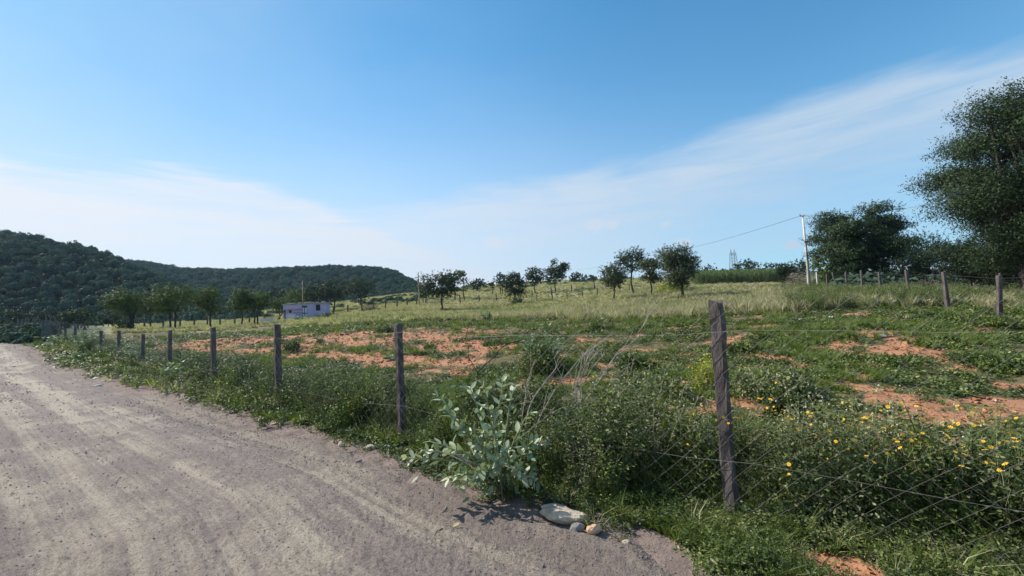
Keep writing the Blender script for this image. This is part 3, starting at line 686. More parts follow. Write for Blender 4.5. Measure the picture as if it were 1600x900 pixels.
# the crop beyond the meadow
def stalk(seed):
    rg_ = np.random.default_rng(seed); mb = MB(); mb.tube([(0, 0, 0), (.02, 0, 1), (.03, .02, 2)], .02, .01, 3, 0, False)
    for k in range(9):
        a = rg_.uniform(0, 6.283); z = .2 + k * .2; l = rg_.uniform(.4, .7); c, s_ = math.cos(a), math.sin(a)
        mb.add([(0, 0, z), (c * l * .5 - s_ * .05, s_ * l * .5 + c * .05, z + .28), (c * l, s_ * l, z + .1), (c * l * .5 + s_ * .05, s_ * l * .5 - c * .05, z + .28)], [(0, 1, 2, 3)], 1)
    return mb.mesh('stalk', [M_stem, M_corn])
P = []
for k in range(7000):
    px = rng.uniform(1086, 1232); Y = rng.uniform(64, 100); X, _ = at(px, Y); X = round(X / .8) * .8 + rng.normal(0, .12); P.append((X, Y))
P = np.array(P); scatter('crop', np.stack([P[:, 0], P[:, 1], terrain(P[:, 0], P[:, 1])], -1), [stalk(k) for k in range(4)], rng.uniform(.7, 1.05, len(P)), 'dense green crop standing beyond the meadow', 'crop', rng, tilt=.06)

# ------------------------------------------------------------------ hills
def sky_interp(pts): 
    a = np.array(pts, float); return lambda px: np.interp(px, a[:, 0], a[:, 1])
def hill(name, sky_pts, c0, c1, Yf, Yr, back, seed, step=8):
    sk = sky_interp(sky_pts); cols = np.arange(c0, c1 + 1, step); us = np.concatenate([np.linspace(-.12, 1, 34), np.linspace(1.05, 2, 12)])
    V = np.zeros((len(cols), len(us), 3))
    for i, c in enumerate(cols):
        cc = max(c, -500); d = ray(cc, horizon(cc)); th = math.atan2(d.x, d.y)
        if c < -500: th -= (-500 - c) / 900
        yf, yr = Yf(c), Yr(c); dr = ray(cc, sk(c)); zr = EYE + (dr.z / dr.y) * yr * (1 if c > -500 else .9)
        for j, u in enumerate(us):
            Y = yf + (yr - yf) * min(u, 1) + (u > 1) * (u - 1) * back
            k = 1 / max(math.cos(math.atan2(d.x, d.y)), .2) * Y
            X, Yy = math.sin(th) * k, math.cos(th) * k
            zf = float(terrain(X, Yy, False))
            s = math.sin(max(u, 0) * math.pi / 2) ** 1.25 if u <= 1 else math.cos((u - 1) * math.pi / 2) ** 1.5
            V[i, j] = (X, Yy, zf - 1.0 * (u < 0) + (zr - zf) * s if u <= 1 else (zr * s + (zf - 3) * (1 - s)))
    V[:, :, 2] += (fbm(V[:, :, 0] * .03, V[:, :, 1] * .03, 4, seed) - .5) * 5 * np.clip(us, 0, 1)[None, :] * np.clip((1.4 - us)[None, :] * 2.5, .25, 1)
    me = quads_mesh(name, V.reshape(-1, 3), grid_quads(len(cols), len(us))[:, ::-1], M_hillside, True)
    tag(link(name, me), kind='structure'); return V, cols, us
def b_hill(t):
    g = t.new('ShaderNodeNewGeometry').outputs['Position']
    n = t.noise(g, .12, 6, .65); n2 = t.noise(g, .9, 5, .7)
    c = t.mix(t.ss(n, .35, .65), (.006, .010, .007), (.014, .018, .012)); c = t.mix(t.ss(n2, .5, .75), c, (.016, .024, .012))
    t.set(t.p.inputs['Base Color'], c); t.p.inputs['Roughness'].default_value = 1; t.p.inputs['Specular IOR Level'].default_value = 0
M_hillside = mat('hillside_scrub', b_hill)
HA = hill('near_hill', [(-1500, 330), (-500, 345), (-200, 358), (0, 374), (60, 382), (110, 391), (150, 399), (200, 416), (260, 447), (330, 476), (400, 498)], -1500, 400,
          lambda c: 96 + 6 * math.sin(c * .01), lambda c: 190 - max(0, c) * .12, 90, 51)
HB = hill('far_hill', [(100, 440), (150, 412), (220, 414), (290, 426), (360, 427), (450, 424), (570, 421), (620, 428), (645, 441), (668, 458), (700, 468), (720, 475)], 100, 720,
          lambda c: 205, lambda c: 330 - max(0, c - 560) * .3, 120, 52)
def dome(seed, n=420, ls=.24, m=None, flat=.75):
    rg_ = np.random.default_rng(seed)
    puffs = unit(rg_, 16) * np.array([.62, .62, .42]); puffs[:, 2] = np.abs(puffs[:, 2]) * 1.1 + .15
    ii = rg_.integers(0, 16, n); g = unit(rg_, n) * rg_.uniform(.6, 1.05, (n, 1)) * .30; C = puffs[ii] + g; C[:, 2] = np.abs(C[:, 2]); g = g / .30 + C * .7
    V, Q = leaf_quads(rg_, C, ls * rg_.uniform(.6, 1.2, n), ls * .66, 0, None, g / np.linalg.norm(g, axis=1, keepdims=True), .85)
    return quads_mesh('shrub', V, Q, m or M_hill)
DOMES = [dome(700 + k) for k in range(7)]
def hill_spots(H, n, seed, smin, smax, gate):
    V, cols, us = H; rg_ = np.random.default_rng(seed); out = []
    for _ in range(n):
        i = rg_.uniform(0, len(cols) - 1.01); j = rg_.uniform(3, 35); i0, j0 = int(i), int(j); a, b = i - i0, j - j0
        p = V[i0, j0] * (1 - a) * (1 - b) + V[i0 + 1, j0] * a * (1 - b) + V[i0, j0 + 1] * (1 - a) * b + V[i0 + 1, j0 + 1] * a * b
        if cols[i0] < gate: continue
        s = rg_.uniform(smin, smax)
        if any((p[0] - q[0]) ** 2 + (p[1] - q[1]) ** 2 < (.62 * (s + q[3])) ** 2 for q in out[-260:]): continue
        out.append((*p, s))
    return out
spA = hill_spots(HA, 3600, 1, 1.5, 3.1, -260); spB = hill_spots(HB, 2600, 2, 1.9, 3.6, 100)
allsp = [(*q, 0) for q in spA] + [(*q, 1) for q in spB]
def in_view(q):
    v = Vector(q[:3]) - Vector((0, 0, EYE)); z = v.dot(fwd); return z > 0 and -20 < 800 + F * v.dot(c_right) / z < 1620
allsp.sort(key=lambda q: -(q[3] / q[1]) - (10 if in_view(q) else 0))
# the largest three hundred in view as single shrubs, the rest as one mass
rg_ = np.random.default_rng(77)
for k, q in enumerate(allsp[:300]):
    o = link('hill_shrub', DOMES[k % 7]); o.location = (q[0], q[1], q[2] - .2); o.scale = (q[3], q[3], q[3] * rg_.uniform(.95, 1.4)); o.rotation_euler[2] = rg_.uniform(0, 6.28)
    v = Vector(q[:3]) - Vector((0, 0, EYE)); z = v.dot(fwd); qx = 800 + F * v.dot(c_right) / z; qy = 450 - F * v.dot(c_up) / z
    hgt_ = 'high on' if qy < (430 if q[4] == 0 and qx < 180 else 428) else ('low on' if qy > 462 else 'halfway up')
    if q[4] == 0: zone = 'at the left edge' if qx < 90 else ('above the slab fence end' if qx < 200 else 'behind the left tree row'); hn = 'near hill'
    else: zone = 'behind the left tree row' if qx < 400 else ('above the lilac hut' if qx < 530 else 'near its right end'); hn = 'far hill'
    tag(o, f'dark rounded shrub {hgt_} the {hn} {zone}', 'shrub', f'shrubs {hgt_} the {hn} {zone}')
rest = np.array(allsp[300:])
scatter('hillside_shrubs', rest[:, :3] - np.array([0, 0, .2]), DOMES, rest[:, 3], 'mass of small dark shrubs covering the hills', 'shrubs', rng, tilt=.05)
# low scrub between them
low = []
for H, n in ((HA, 3000), (HB, 2200)):
    V, cols, us = H; i = rg_.integers(0, len(cols) - 1, n); j = rg_.integers(2, 34, n); a = rg_.uniform(0, 1, (n, 1)); b_ = rg_.uniform(0, 1, (n, 1))
    low.append(V[i, j] * (1 - a) * (1 - b_) + V[i + 1, j] * a * (1 - b_) + V[i, j + 1] * (1 - a) * b_ + V[i + 1, j + 1] * a * b_)
low = np.concatenate(low); low = low[(low[:, 0] / low[:, 1] > -1.6)]
scatter('hill_scrub', low, [dome(760 + k, 200, .3, M_tree) for k in range(3)], rg_.uniform(.5, 1.3, len(low)), 'low scrub between the hill shrubs', 'scrub', rng, tilt=.1)

# ------------------------------------------------------------------ fences
def post_mesh(seed, h, w=.095, m=None, sub=7, rough=.006, taper=.9, chip=True):
    rg_ = np.random.default_rng(seed); mb = MB(); rings = []
    for i in range(sub + 1):
        t = i / sub; hw = w / 2 * (1 + (taper - 1) * t); z = -0.25 + (h + .25) * t
        for (sx, sy) in ((-1, -1), (-.8, -1.05), (.8, -1.05), (1, -1), (1.05, -.8), (1.05, .8), (1, 1), (.8, 1.05), (-.8, 1.05), (-1, 1), (-1.05, .8), (-1.05, -.8)):
            k = .93 if abs(sx) == 1 and abs(sy) == 1 else 1
            c = rg_.normal(0, rough, 2)
            mb.v.append((sx * hw * k + c[0], sy * hw * k + c[1], z + (rg_.normal(0, .012) if i == sub else 0)))
    for i in range(sub):
        for k in range(12): mb.f.append((i * 12 + k, i * 12 + (k + 1) % 12, (i + 1) * 12 + (k + 1) % 12, (i + 1) * 12 + k))
    mb.f.append(tuple(range(sub * 12, sub * 12 + 12))); mb.m = [0] * len(mb.f)
    return mb.mesh('post', m or M_post)
def along(P, s):
    """point at distance s along polyline P"""
    for k in range(len(P) - 1):
        L = np.linalg.norm(P[k + 1] - P[k])
        if s <= L or k == len(P) - 2: return P[k] + (P[k + 1] - P[k]) * (s / L)
        s -= L
root = empty('wire_fence', (PP[0][0], PP[0][1], 0))
tag(root, 'long chain link fence on weathered square posts between dirt road and field', 'fence')
off = Vector((PP[0][0], PP[0][1], 0))
rgp = np.random.default_rng(3)
hts = [1.60, 1.50, 1.52, 1.50, 1.52, 1.36, 1.5, 1.55, 1.6, 1.55, 1.5, 1.5, 1.5, 1.5, 1.5]
allposts = [FENCE[0], FENCE[1]] + PP
for k, p in enumerate(allposts):
    q = allposts[min(k + 1, len(allposts) - 1)]; q0 = allposts[max(k - 1, 0)]; ang = math.atan2(*(q - q0)[::-1])
    h = 1.6 if k < 2 else hts[k - 2]
    if k >= 2:
        # tops as measured: height from the horizon line of sight
        px, Y = POSTS[k - 2]; tops = [472, 507, 507, 512, 517, 525, 523, 522, 516, 512, 512, 511, 511, 511, 511]
        h = float(np.clip(pt(px, tops[k - 2], Y).z - gz(*p), 1.25, 1.75))
    o = link('post', post_mesh(900 + k, h, .085 if k < 4 else .11, None, 14, .0045), root)
    o.location = Vector((p[0], p[1], gz(*p))) - off; o.rotation_euler = (rgp.normal(0, .02) * (k > 5), rgp.normal(0, .02) * (k > 5), ang + rgp.normal(0, .08))
    if k == 2: o.rotation_euler[1] = .0; o['label'] = 'tall brown post leaning slightly to the left'
L_tot = float(np.sum(np.linalg.norm(FENCE[1:] - FENCE[:-1], axis=1)))
cumF = np.concatenate([[0], np.cumsum(np.linalg.norm(FENCE[1:] - FENCE[:-1], axis=1))])
def fence_pt(s, z, seed=0):
    x = np.interp(s, cumF, FENCE[:, 0]); y = np.interp(s, cumF, FENCE[:, 1])
    i = int(np.clip(np.searchsorted(cumF, s) - 1, 0, len(FENCE) - 2)); d = FENCE[i + 1] - FENCE[i]; d = d / np.linalg.norm(d); nrm = np.array([-d[1], d[0]])
    o = .062; return x + nrm[0] * o, y + nrm[1] * o, nrm
mb = MB(); w_ = .0825; hb = .075; nw = int(L_tot / w_)
sag = lambda s: -.07 * math.sin(math.pi * ((s % 4.1) / 4.1)) + .03 * math.sin(s * 2.7)
gzs = {}
for i in range(nw):
    s0 = i * w_; top = 1.70 if s0 < 9.5 else 1.70 - min(.2, (s0 - 9.5) * .1)
    K = int((top - .08) / hb); pts = []
    for k in range(K + 1):
        s = s0 + (w_ if (k + i) % 2 else 0); z = .08 + k * hb + sag(s) * (k / K)
        z += (float(vn(s * 1.3, z * 1.7, 3)) - .5) * .05; ds = (float(vn(s * 1.1, z * 1.9, 4)) - .5) * .07; dn = (float(vn(s * .9, z * 1.3, 5)) - .5) * .06 * (1 if 8.6 < s < 11.8 else .6)
        x, y, nr = fence_pt(s + ds, z)
        pts.append(Vector((x + nr[0] * dn, y + nr[1] * dn, z)))
    g0 = gz(pts[0].x, pts[0].y)
    mb.tube([p - off + Vector((0, 0, g0)) for p in pts], .0017, .0017, 3, 0, False)
mb.build('wire_mesh', M_wire, root)
for hgt in (.45, 1.40):
    mb = MB(); pts = []
    for s in np.arange(0, L_tot, .5):
        x, y, nr = fence_pt(s, 0); pts.append(Vector((x, y, gz(x, y) + hgt + sag(s) * .5)) - off)
    mb.tube(pts, .0012, .0012, 3, 0, False); mb.build('strand_wire', M_wire, root)

def simple_fence(name, label, posts, mt, h, w, strands=(.5, .95, 1.3), seed=0, lean=.03, white=()):
    """posts: (px, Y) feet"""
    P = [np.array(at(*p)) for p in posts]; r0 = Vector((P[0][0], P[0][1], gz(*P[0]))); root = empty(name, r0); tag(root, label, 'fence')
    rg_ = np.random.default_rng(seed); ms = [post_mesh(seed * 50 + k, h, w, mt, 4, w * .06) for k in range(3)]; mw = post_mesh(seed * 50 + 9, h * 1.1, w, M_pole, 4, w * .04) if white else None
    for k, p in enumerate(P):
        o = link('post', mw if k in white else ms[k % 3], root); o.location = Vector((p[0], p[1], gz(*p))) - r0
        if k in white: o['label'] = 'whitewashed post'
        o.rotation_euler = (rg_.normal(0, lean), rg_.normal(0, lean), rg_.uniform(-.3, .3)); o.scale = (1, 1, rg_.uniform(.88, 1.08))
    for s in strands:
        mb = MB(); mb.tube([Vector((p[0], p[1], gz(*p) + s)) - r0 for p in P], .004, .004, 3, 0, False); mb.build('strand_wire', M_wire, root)
    return root
simple_fence('post_fence', 'fence of narrow posts running beside the pale utility pole toward the big tree at right',
             [(1680, 11.0), (1557, 13.9), (1478, 15.6), (1421, 21), (1377, 26), (1348, 30), (1325, 34), (1307, 37.5), (1294, 40), (1279, 43), (1264, 44)], M_post, 1.55, .11, seed=2, white=(9, 10))
simple_fence('post_fence', 'back row of dark fence posts under the huge tree at the right edge', [(1600, 22), (1566, 25), (1517, 29), (1462, 34), (1400, 39), (1345, 43)], M_post, 1.5, .12, seed=3)
simple_fence('slab_fence', 'row of closely set dark stone slab posts past the end of the dirt road',
             [(28 + k * 5.2, 48 + k * .9) for k in range(22)], M_slab, 1.5, .13, (), seed=4, lean=.06)
simple_fence('post_fence', 'low fence of dark posts between the big dark trees left of the lilac hut', [(200, 57), (226, 58), (255, 58), (281, 59), (304, 60), (324, 60), (344, 61), (367, 62), (390, 63), (413, 64)], M_post, 1.35, .16, seed=5)
simple_fence('post_fence', 'low fence of dark posts running uphill right of the lilac hut', [(521, 69), (544, 69), (566, 70), (585, 71), (603, 72), (621, 73), (637, 74), (652, 75), (668, 76)], M_post, 1.45, .17, seed=6)
simple_fence('post_fence', 'distant thin post fence crossing the middle of the dry meadow', [(690, 72), (720, 72), (750, 73), (777, 73), (806, 74), (833, 74), (863, 75), (895, 76), (931, 77), (962, 78)], M_post, 1.5, .15, seed=7)
simple_fence('post_fence', 'nearer thin post fence in the dry meadow under the small trees', [(815, 58), (840, 58), (864, 58), (887, 58), (911, 58), (935, 58), (960, 58), (985, 58)], M_post, 1.2, .10, (), seed=8)

# ------------------------------------------------------------------ trees
def make_tree(name, label, px, Y, top, wpx, group=None, mt=None, trunks=1, frac=.32, n=2200, leaf=None, seed=0, squash=1.0, bark=None, lean=0, puffs=26, cat='tree', offs=0.0, gap=0.0, pr=.24, edge_w=.5, trunk_r=None):
    """trunk(s) with limbs reaching into a crown made of clumps of small leaves"""
    rg_ = np.random.default_rng(seed + 1000); x, y = at(px, Y); z0 = gz(x, y); H = pt(px, top, Y).z - z0; Wd = wpx * ((.94 if px < 450 else 1.25) if puffs < 30 else .94) * ppm(Y); mt = mt or M_tree
    H = max(H, .8)
    root = empty(name, (x, y, z0)); tag(root, label, cat, group)
    cb = H * frac; ch = H - cb; cx = offs * Wd
    rx = Wd / 2 / 1.08; rz = ch / 2 / 1.06; cz = cb + ch / 2
    # clump centres through the crown, mostly near its outside
    d = unit(rg_, puffs); rad = rg_.uniform(.35, 1, puffs) ** .5 * .82
    if edge_w: rad = np.clip(rad, edge_w * .6, 1)
    if mt is M_big: rad = rad * (.66 + .62 * rg_.uniform(0, 1, puffs) ** .8)
    P = np.stack([cx + d[:, 0] * rad * rx, d[:, 1] * rad * rx, cz + d[:, 2] * rad * rz], -1)
    if squash != 1.0:                       # narrower or broader foot of the crown
        t = (P[:, 2] - cb) / ch; k = squash + (1 - squash) * np.clip(t * 1.4, 0, 1); P[:, 0] = cx * 1 + (P[:, 0] - cx) * k; P[:, 1] *= k
    pw = pr * rg_.uniform(.6, 1.25, puffs)
    idx = rg_.choice(puffs, n, p=pw ** 2 / np.sum(pw ** 2))
    per = 8; nt = n // per + 1; ti = rg_.choice(puffs, nt, p=pw ** 2 / np.sum(pw ** 2)); rr = min(rx, rz * 1.35)
    g = rg_.normal(0, .5, (nt, 3)); g *= np.minimum(1, 1.1 / (np.linalg.norm(g, axis=1, keepdims=True) + 1e-6))
    B = P[ti] + g * (pw[ti] * 2 * rr)[:, None] * np.array([1.15, 1.15, .46 if mt is M_big else .8])
    od = B - np.array([cx, 0, cz]); od /= np.linalg.norm(od, axis=1, keepdims=True) + 1e-6; od = od + rg_.normal(0, .55, (nt, 3)) + np.array([0, 0, .12]); od /= np.linalg.norm(od, axis=1, keepdims=True)
    tl = rr * (.15 if puffs < 60 else .11) * rg_.uniform(.5, 1.5, nt)
    k = np.repeat(np.arange(nt), per)[:n]; tt = rg_.uniform(0, 1, n)
    C = B[k] + od[k] * (tt * tl[k])[:, None] + rg_.normal(0, .022, (n, 3)) * rr
    C[:, 2] = np.maximum(C[:, 2], cb * .55)
    leaf = leaf or max(.10, 2.3 * ppm(Y))
    Nn = C - P[ti[k]]; Nn /= np.linalg.norm(Nn, axis=1, keepdims=True) + 1e-6; Nn = Nn + (C - np.array([cx, 0, cz])) / rr * .5; Nn /= np.linalg.norm(Nn, axis=1, keepdims=True) + 1e-6
    V, Q = leaf_quads(rg_, C, leaf * rg_.uniform(.6, 1.3, n), leaf * .5 * rg_.uniform(.7, 1.2, n), .1, None, Nn, .55)
    link('crown', quads_mesh('crown', V, Q, mt), root)
    if n > 4000:
        sd_ = np.cross(od, unit(rg_, nt)) * .007; Bb = B - od * tl[:, None] * .6; E_ = B + od * tl[:, None]
        link('twigs', quads_mesh('twigs', np.stack([Bb - sd_, Bb + sd_, E_ + sd_ * .4, E_ - sd_ * .4], 1).reshape(-1, 3), np.arange(4 * nt).reshape(nt, 4), M_barkd), root)
    mb = MB(); tr = trunk_r or max(.07, H * .022)
    for k in range(trunks):
        a = rg_.uniform(0, 6.28); o = Vector((math.cos(a), math.sin(a) * .5, 0)) * (tr * 1.6 if trunks > 1 else 0)
        if trunks == 2: o = Vector(((-1) ** k * tr * 2.2, 0, 0))
        b = Vector((cx * .5 + lean * H * .3 + (o.x * 1.3), o.y, cb + ch * .15))
        mid = o.lerp(b, .5) + Vector((rg_.normal(0, tr * .8), rg_.normal(0, tr * .8), 0))
        mb.tube([o + Vector((0, 0, -.3)), o + Vector((0, 0, .1)), mid, b], tr * 1.15, tr * .72, 7)
        near_ = rg_.permutation(puffs)[:max(7, puffs // 3)]
        for q in near_:
            t = Vector(P[q]); m_ = b.lerp(t, .5) + Vector(rg_.normal(0, .05, 3)) * ch * .5 + Vector((0, 0, -.04 * ch))
            mb.tube([b - Vector((0, 0, rg_.uniform(0, .2) * cb)), m_, t], tr * .42, tr * .12, 4, 0, False)
    mb.build('trunk', bark or M_barkd, root, True)
    return root
D_, G_, O_ = M_tree, M_treeg, M_treeo
TREES = [
 ('dark low tree with a broad crown beside the end of the slab fence', 122, 56, 481, 52, D_, 1, .3, 900, .9),
 ('dark tree with several thin trunks left of the field, nearest the slab fence', 206, 46, 450, 62, G_, 3, .34, 2600, .75),
 ('dark tree half hidden behind the thin many-trunked tree', 236, 58, 462, 40, D_, 1, .35, 1200, .8),
 ('broad dark tree with two trunks in the left tree row', 270, 47, 446, 72, G_, 2, .36, 2800, .85),
 ('single trunk tree with a goblet crown, third of the left tree row', 329, 50, 445, 48, G_, 1, .34, 2200, .62),
 ('round green tree left of the hut with a slim trunk', 377, 57, 452, 40, G_, 1, .36, 1700, .8),
 ('spreading green tree just left of the hut', 400, 58, 450, 42, G_, 2, .34, 1700, .85),
 ('small pale green tree against the left end of the hut', 437, 70, 461, 27, G_, 1, .3, 700, .8),
 ('hazy dark tree beyond the field, left of the hut roof', 432, 105, 444, 38, D_, 1, .15, 700, 1.0),
 ('rounded green tree directly behind the hut roof', 468, 80, 450, 38, G_, 1, .2, 1200, 1.0),
 ('large dark tree behind the right end of the hut', 497, 82, 437, 44, D_, 1, .2, 1500, 1.0),
 ('dark leaning tree touching the large dark one behind the hut', 522, 81, 432, 34, D_, 1, .28, 1300, .9),
 ('isolated dark mushroom shaped tree right of the hut in front of the far hill', 565, 90, 436, 38, D_, 1, .26, 1200, .8),
 ('wispy grey green tree beside the thin wooden pole', 664, 80, 440, 22, O_, 2, .3, 500, .9),
 ('dark tree with a low ragged crown in front of the thin wooden pole', 692, 52, 425, 58, D_, 1, .34, 2600, .7),
 ('thin tree with a small round head just behind the ragged dark tree', 712, 84, 418, 15, G_, 1, .45, 420, 1.0),
 ('thin pale tree on the left part of the crest', 727, 80, 422, 16, O_, 1, .42, 380, .9),
 ('low dark clump of trees on the crest right of the thin pale tree', 747, 110, 436, 28, D_, 2, .12, 700, 1.0),
 ('tiny narrow tree on the crest, left of the small forked tree', 771, 92, 431, 8, O_, 1, .3, 220, 1.0),
 ('small forked tree on the crest', 785, 92, 426, 20, D_, 2, .4, 500, .8),
 ('dark tree with a bushy foot standing in the meadow left of centre', 806, 62, 424, 31, D_, 1, .2, 1700, .8),
 ('upright dark tree with two heads left of the gappy tree', 838, 84, 416, 23, D_, 1, .28, 1100, .8),
 ('tall dark tree with a gappy clumped crown on the centre crest', 870, 80, 405, 38, D_, 1, .30, 1700, .9),
 ('small bushy tree on the crest right of the gappy tree', 900, 118, 424, 18, D_, 1, .1, 420, 1.0),
 ('low round bush tree on the crest near the centre', 922, 122, 429, 26, O_, 1, .1, 420, 1.0),
 ('grey green tree with a leaning trunk left of the umbrella tree', 959, 42, 413, 38, O_, 1, .42, 2300, .7),
 ('umbrella shaped tree with bare spreading limbs under a flat crown', 991, 50, 389, 44, D_, 1, .46, 1500, .95),
 ('slim grey green tree right of the umbrella tree', 1019, 44, 398, 31, O_, 1, .24, 2300, .62),
 ('large bushy grey green tree on a short trunk in the centre right meadow', 1068, 36, 370, 50, O_, 1, .16, 6500, .6),
 ('tiny dark tree on the skyline left of the pylon', 1111, 130, 410, 18, D_, 1, .15, 300, 1.0),
 ('tiny low tree on the skyline just left of the pylon', 1134, 132, 417, 12, D_, 1, .1, 200, 1.0),
 ('tiny pointed tree at the foot of the pylon', 1147, 134, 417, 7, D_, 1, .1, 120, 1.0),
 ('fan shaped tree on the skyline right of the pylon', 1168, 125, 403, 36, D_, 1, .2, 700, .6),
 ('low spreading tree next to the fan shaped skyline tree', 1186, 128, 411, 22, D_, 1, .2, 350, .8),
 ('thin open tree on the skyline left of the brown brush heap', 1214, 90, 405, 26, D_, 1, .4, 260, 1.0),
 ('dark bush tree standing against the brown brush heap', 1228, 50, 408, 24, D_, 1, .05, 1500, .9),
 ('dark tree just behind the pale utility pole', 1252, 62, 402, 26, D_, 1, .2, 1100, 1.0),
 ('small dark tree in the gap between the two big trees', 1455, 52, 352, 46, D_, 1, .2, 2200, .9),
]
for k, (lab, px, Y, top, wpx, mt, tn, fr, n, sq) in enumerate(TREES):
    tall = lab.startswith(('umbrella', 'tall dark', 'thin open', 'fan'))
    make_tree('thorn_tree' if mt is not G_ else 'field_tree', lab, px, Y, top, wpx, None, mt, tn, fr, int(n * 3.6), None, k * 7 + 3, sq, lean=.12 if 'leaning' in lab else 0,
              puffs=9 if n < 450 else (13 if 'gappy' in lab else 22), pr=.19 if tall else .26)
# the two big trees at the right and the growth below them
make_tree('big_tree', 'big dark green tree with a broad rounded crown between pole and right edge', 1352, 38, 316, 140, None, M_big, 3, .12, 64000, .165, 503, 1.0, puffs=60, pr=.155, trunk_r=.2)
make_tree('big_tree', 'huge dark feathery tree filling the upper right edge of the view', 1650, 21, 112, 360, None, M_big, 3, .08, 170000, .125, 527, .5, puffs=84, pr=.13, trunk_r=.34)
make_tree('understorey_tree', 'mid green tree under the lower branches of the huge right hand tree', 1562, 27, 352, 150, None, M_tree, 3, .05, 26000, .14, 533, 1.0, puffs=60, pr=.15)
make_tree('understorey_tree', 'dark low tree behind the gap between the two big trees', 1474, 44, 374, 90, None, M_tree, 2, .05, 7000, .2, 544, 1.0, puffs=40, pr=.18)
make_tree('understorey_tree', 'pale green low tree at the left foot of the big rounded tree', 1300, 46, 385, 66, None, M_treeg, 2, .08, 5200, .19, 555, 1.0, puffs=34, pr=.18)
make_tree('understorey_tree', 'dark low tree at the right foot of the big rounded tree', 1415, 44, 382, 80, None, M_tree, 2, .05, 6500, .2, 566, 1.0, puffs=34, pr=.18)
make_tree('understorey_tree', 'dark tree in shade at the far right edge beneath the huge tree', 1610, 34, 360, 110, None, M_tree, 2, .05, 9000, .2, 577, 1.0, puffs=40, pr=.16)
for k, (px, top, wpx, Y) in enumerate([(-20, 474, 60, 58), (18, 482, 44, 60), (48, 484, 40, 62), (78, 488, 36, 64), (98, 494, 24, 60), (150, 492, 40, 66), (175, 486, 34, 68)]):
    lab = ['dark tree cut by the left edge above the road end', 'dark tree beside the left edge above the road end', 'dark rounded tree above the slab fence, third from the left edge', 'dark low tree above the slab fence, fourth from the left edge',
           'small dark tree above the right end of the slab fence', 'dark bush tree under the near hill, right of the slab fence', 'dark bush tree at the foot of the near hill left of the many-trunked tree'][k]
    make_tree('thorn_tree', lab, px, Y, top, wpx, None, M_tree, 1, .12, 1700, None, 810 + k, 1.0, puffs=20)
# crest thicket behind the meadow and far tree line on the right
rt = np.random.default_rng(31); P = []
for k in range(260):
    px = rt.uniform(690, 1110); Y = rt.uniform(112, 160); x, y = at(px, Y); P.append((x, y, gz(x, y) - .4, rt.uniform(.5, 1.6)))
for k in range(330):
    px = rt.uniform(1285, 1720); Y = rt.uniform(31 if px > 1330 else 50, 70); x, y = at(px, Y); P.append((x, y, gz(x, y) - .4, rt.uniform(.9, 2.2)))
for k in range(190):
    px = rt.uniform(-260, 78); Y = rt.uniform(29, 60); x, y = at(px, Y); P.append((x, y, gz(x, y) - .3, rt.uniform(.5, 1.5)))
for k in range(240):
    px = rt.uniform(120, 700); Y = rt.uniform(88, 125); x, y = at(px, Y); P.append((x, y, gz(x, y) - .3, rt.uniform(.5, 1.7)))
P = np.array(P); scatter('distant_thicket', P[:, :3], DOMES, P[:, 3], 'distant thicket of low dark bushes along the field edge', 'bushes', rng, tilt=.05)

# ------------------------------------------------------------------ single bushes of the field
def make_bush(name, label, px, Y, top, wpx, mt, n=1400, leaf=.06, seed=0, group=None, cat='bush', lw=.45, flowers=0):
    rg_ = np.random.default_rng(seed + 2000); x, y = at(px, Y); z0 = gz(x, y); H = max(.15, pt(px, top, Y).z - z0); Wd = wpx * ppm(Y)
    root = empty(name, (x, y, z0 - .02)); tag(root, label, cat, group)
    K = 22; d = unit(rg_, K); P = np.stack([d[:, 0] * Wd * .36, d[:, 1] * Wd * .36, np.abs(d[:, 2]) * H * .72 + H * .06], -1) * rg_.uniform(.5, 1.05, (K, 1))
    i = rg_.integers(0, K, n); C = P[i] + rg_.normal(0, 1, (n, 3)) * np.array([Wd * .09, Wd * .09, H * .13]); C[:, 2] = np.abs(C[:, 2])
    D = unit(rg_, n) + np.array([0, 0, .4]); V, Q = leaf6(rg_, C, D, leaf * rg_.uniform(.6, 1.3, n), leaf * lw, .4)
    link('foliage', quads_mesh('foliage', V, Q, mt), root)
    mb = MB()
    for q in P[:14]: mb.tube([(0, 0, -.05), tuple(q * np.array([.4, .4, .6])), tuple(q * 1.1)], max(.006, H * .012), .003, 4, 0, False)
    mb.build('stem', M_bark, root)
    return root
make_bush('thorn_bush', 'dense dark bush at the fence between the milkweed and the near post', 930, 4.35, 606, 190, M_weed, 15000, .034, 91)
make_bush('thorn_bush', 'dark bush touching the left side of the near post', 1046, 3.85, 648, 140, M_weed, 9000, .030, 92)
make_bush('thorn_bush', 'dark tangled bush low beside the right side of the milkweed', 880, 4.1, 668, 120, M_weedb, 6000, .032, 93)
make_bush('thorn_bush', 'mixed bush with pale tips right of the near post', 1270, 3.35, 662, 230, M_weedb, 12000, .030, 94)
make_bush('thorn_bush', 'mixed weedy bush under the yellow flowers', 1440, 3.1, 690, 240, M_weed, 12000, .028, 95)
make_bush('thorn_bush', 'weedy bush cut by the right edge of the view', 1590, 3.0, 668, 220, M_weedb, 9000, .028, 96)
make_bush('leafy_bush', 'bushy weeds at the foot of the second post, on its left', 560, 6.7, 602, 130, M_weed, 7000, .040, 97)
make_bush('leafy_bush', 'bushy weeds between the third and the second post', 480, 8.3, 588, 120, M_weedb, 6000, .045, 98)
make_bush('leafy_bush', 'bushy weeds between the fourth and the third post', 385, 10.3, 562, 90, M_weed, 4500, .05, 99)
make_bush('leafy_bush', 'rounded green leafy bush behind the near leaning post', 1196, 6.9, 562, 140, M_weedb, 5200, .055, 1)
make_bush('leafy_bush', 'low wide dark green bush between two bare soil patches at right', 1345, 8.6, 553, 150, M_weed, 4200, .06, 2)
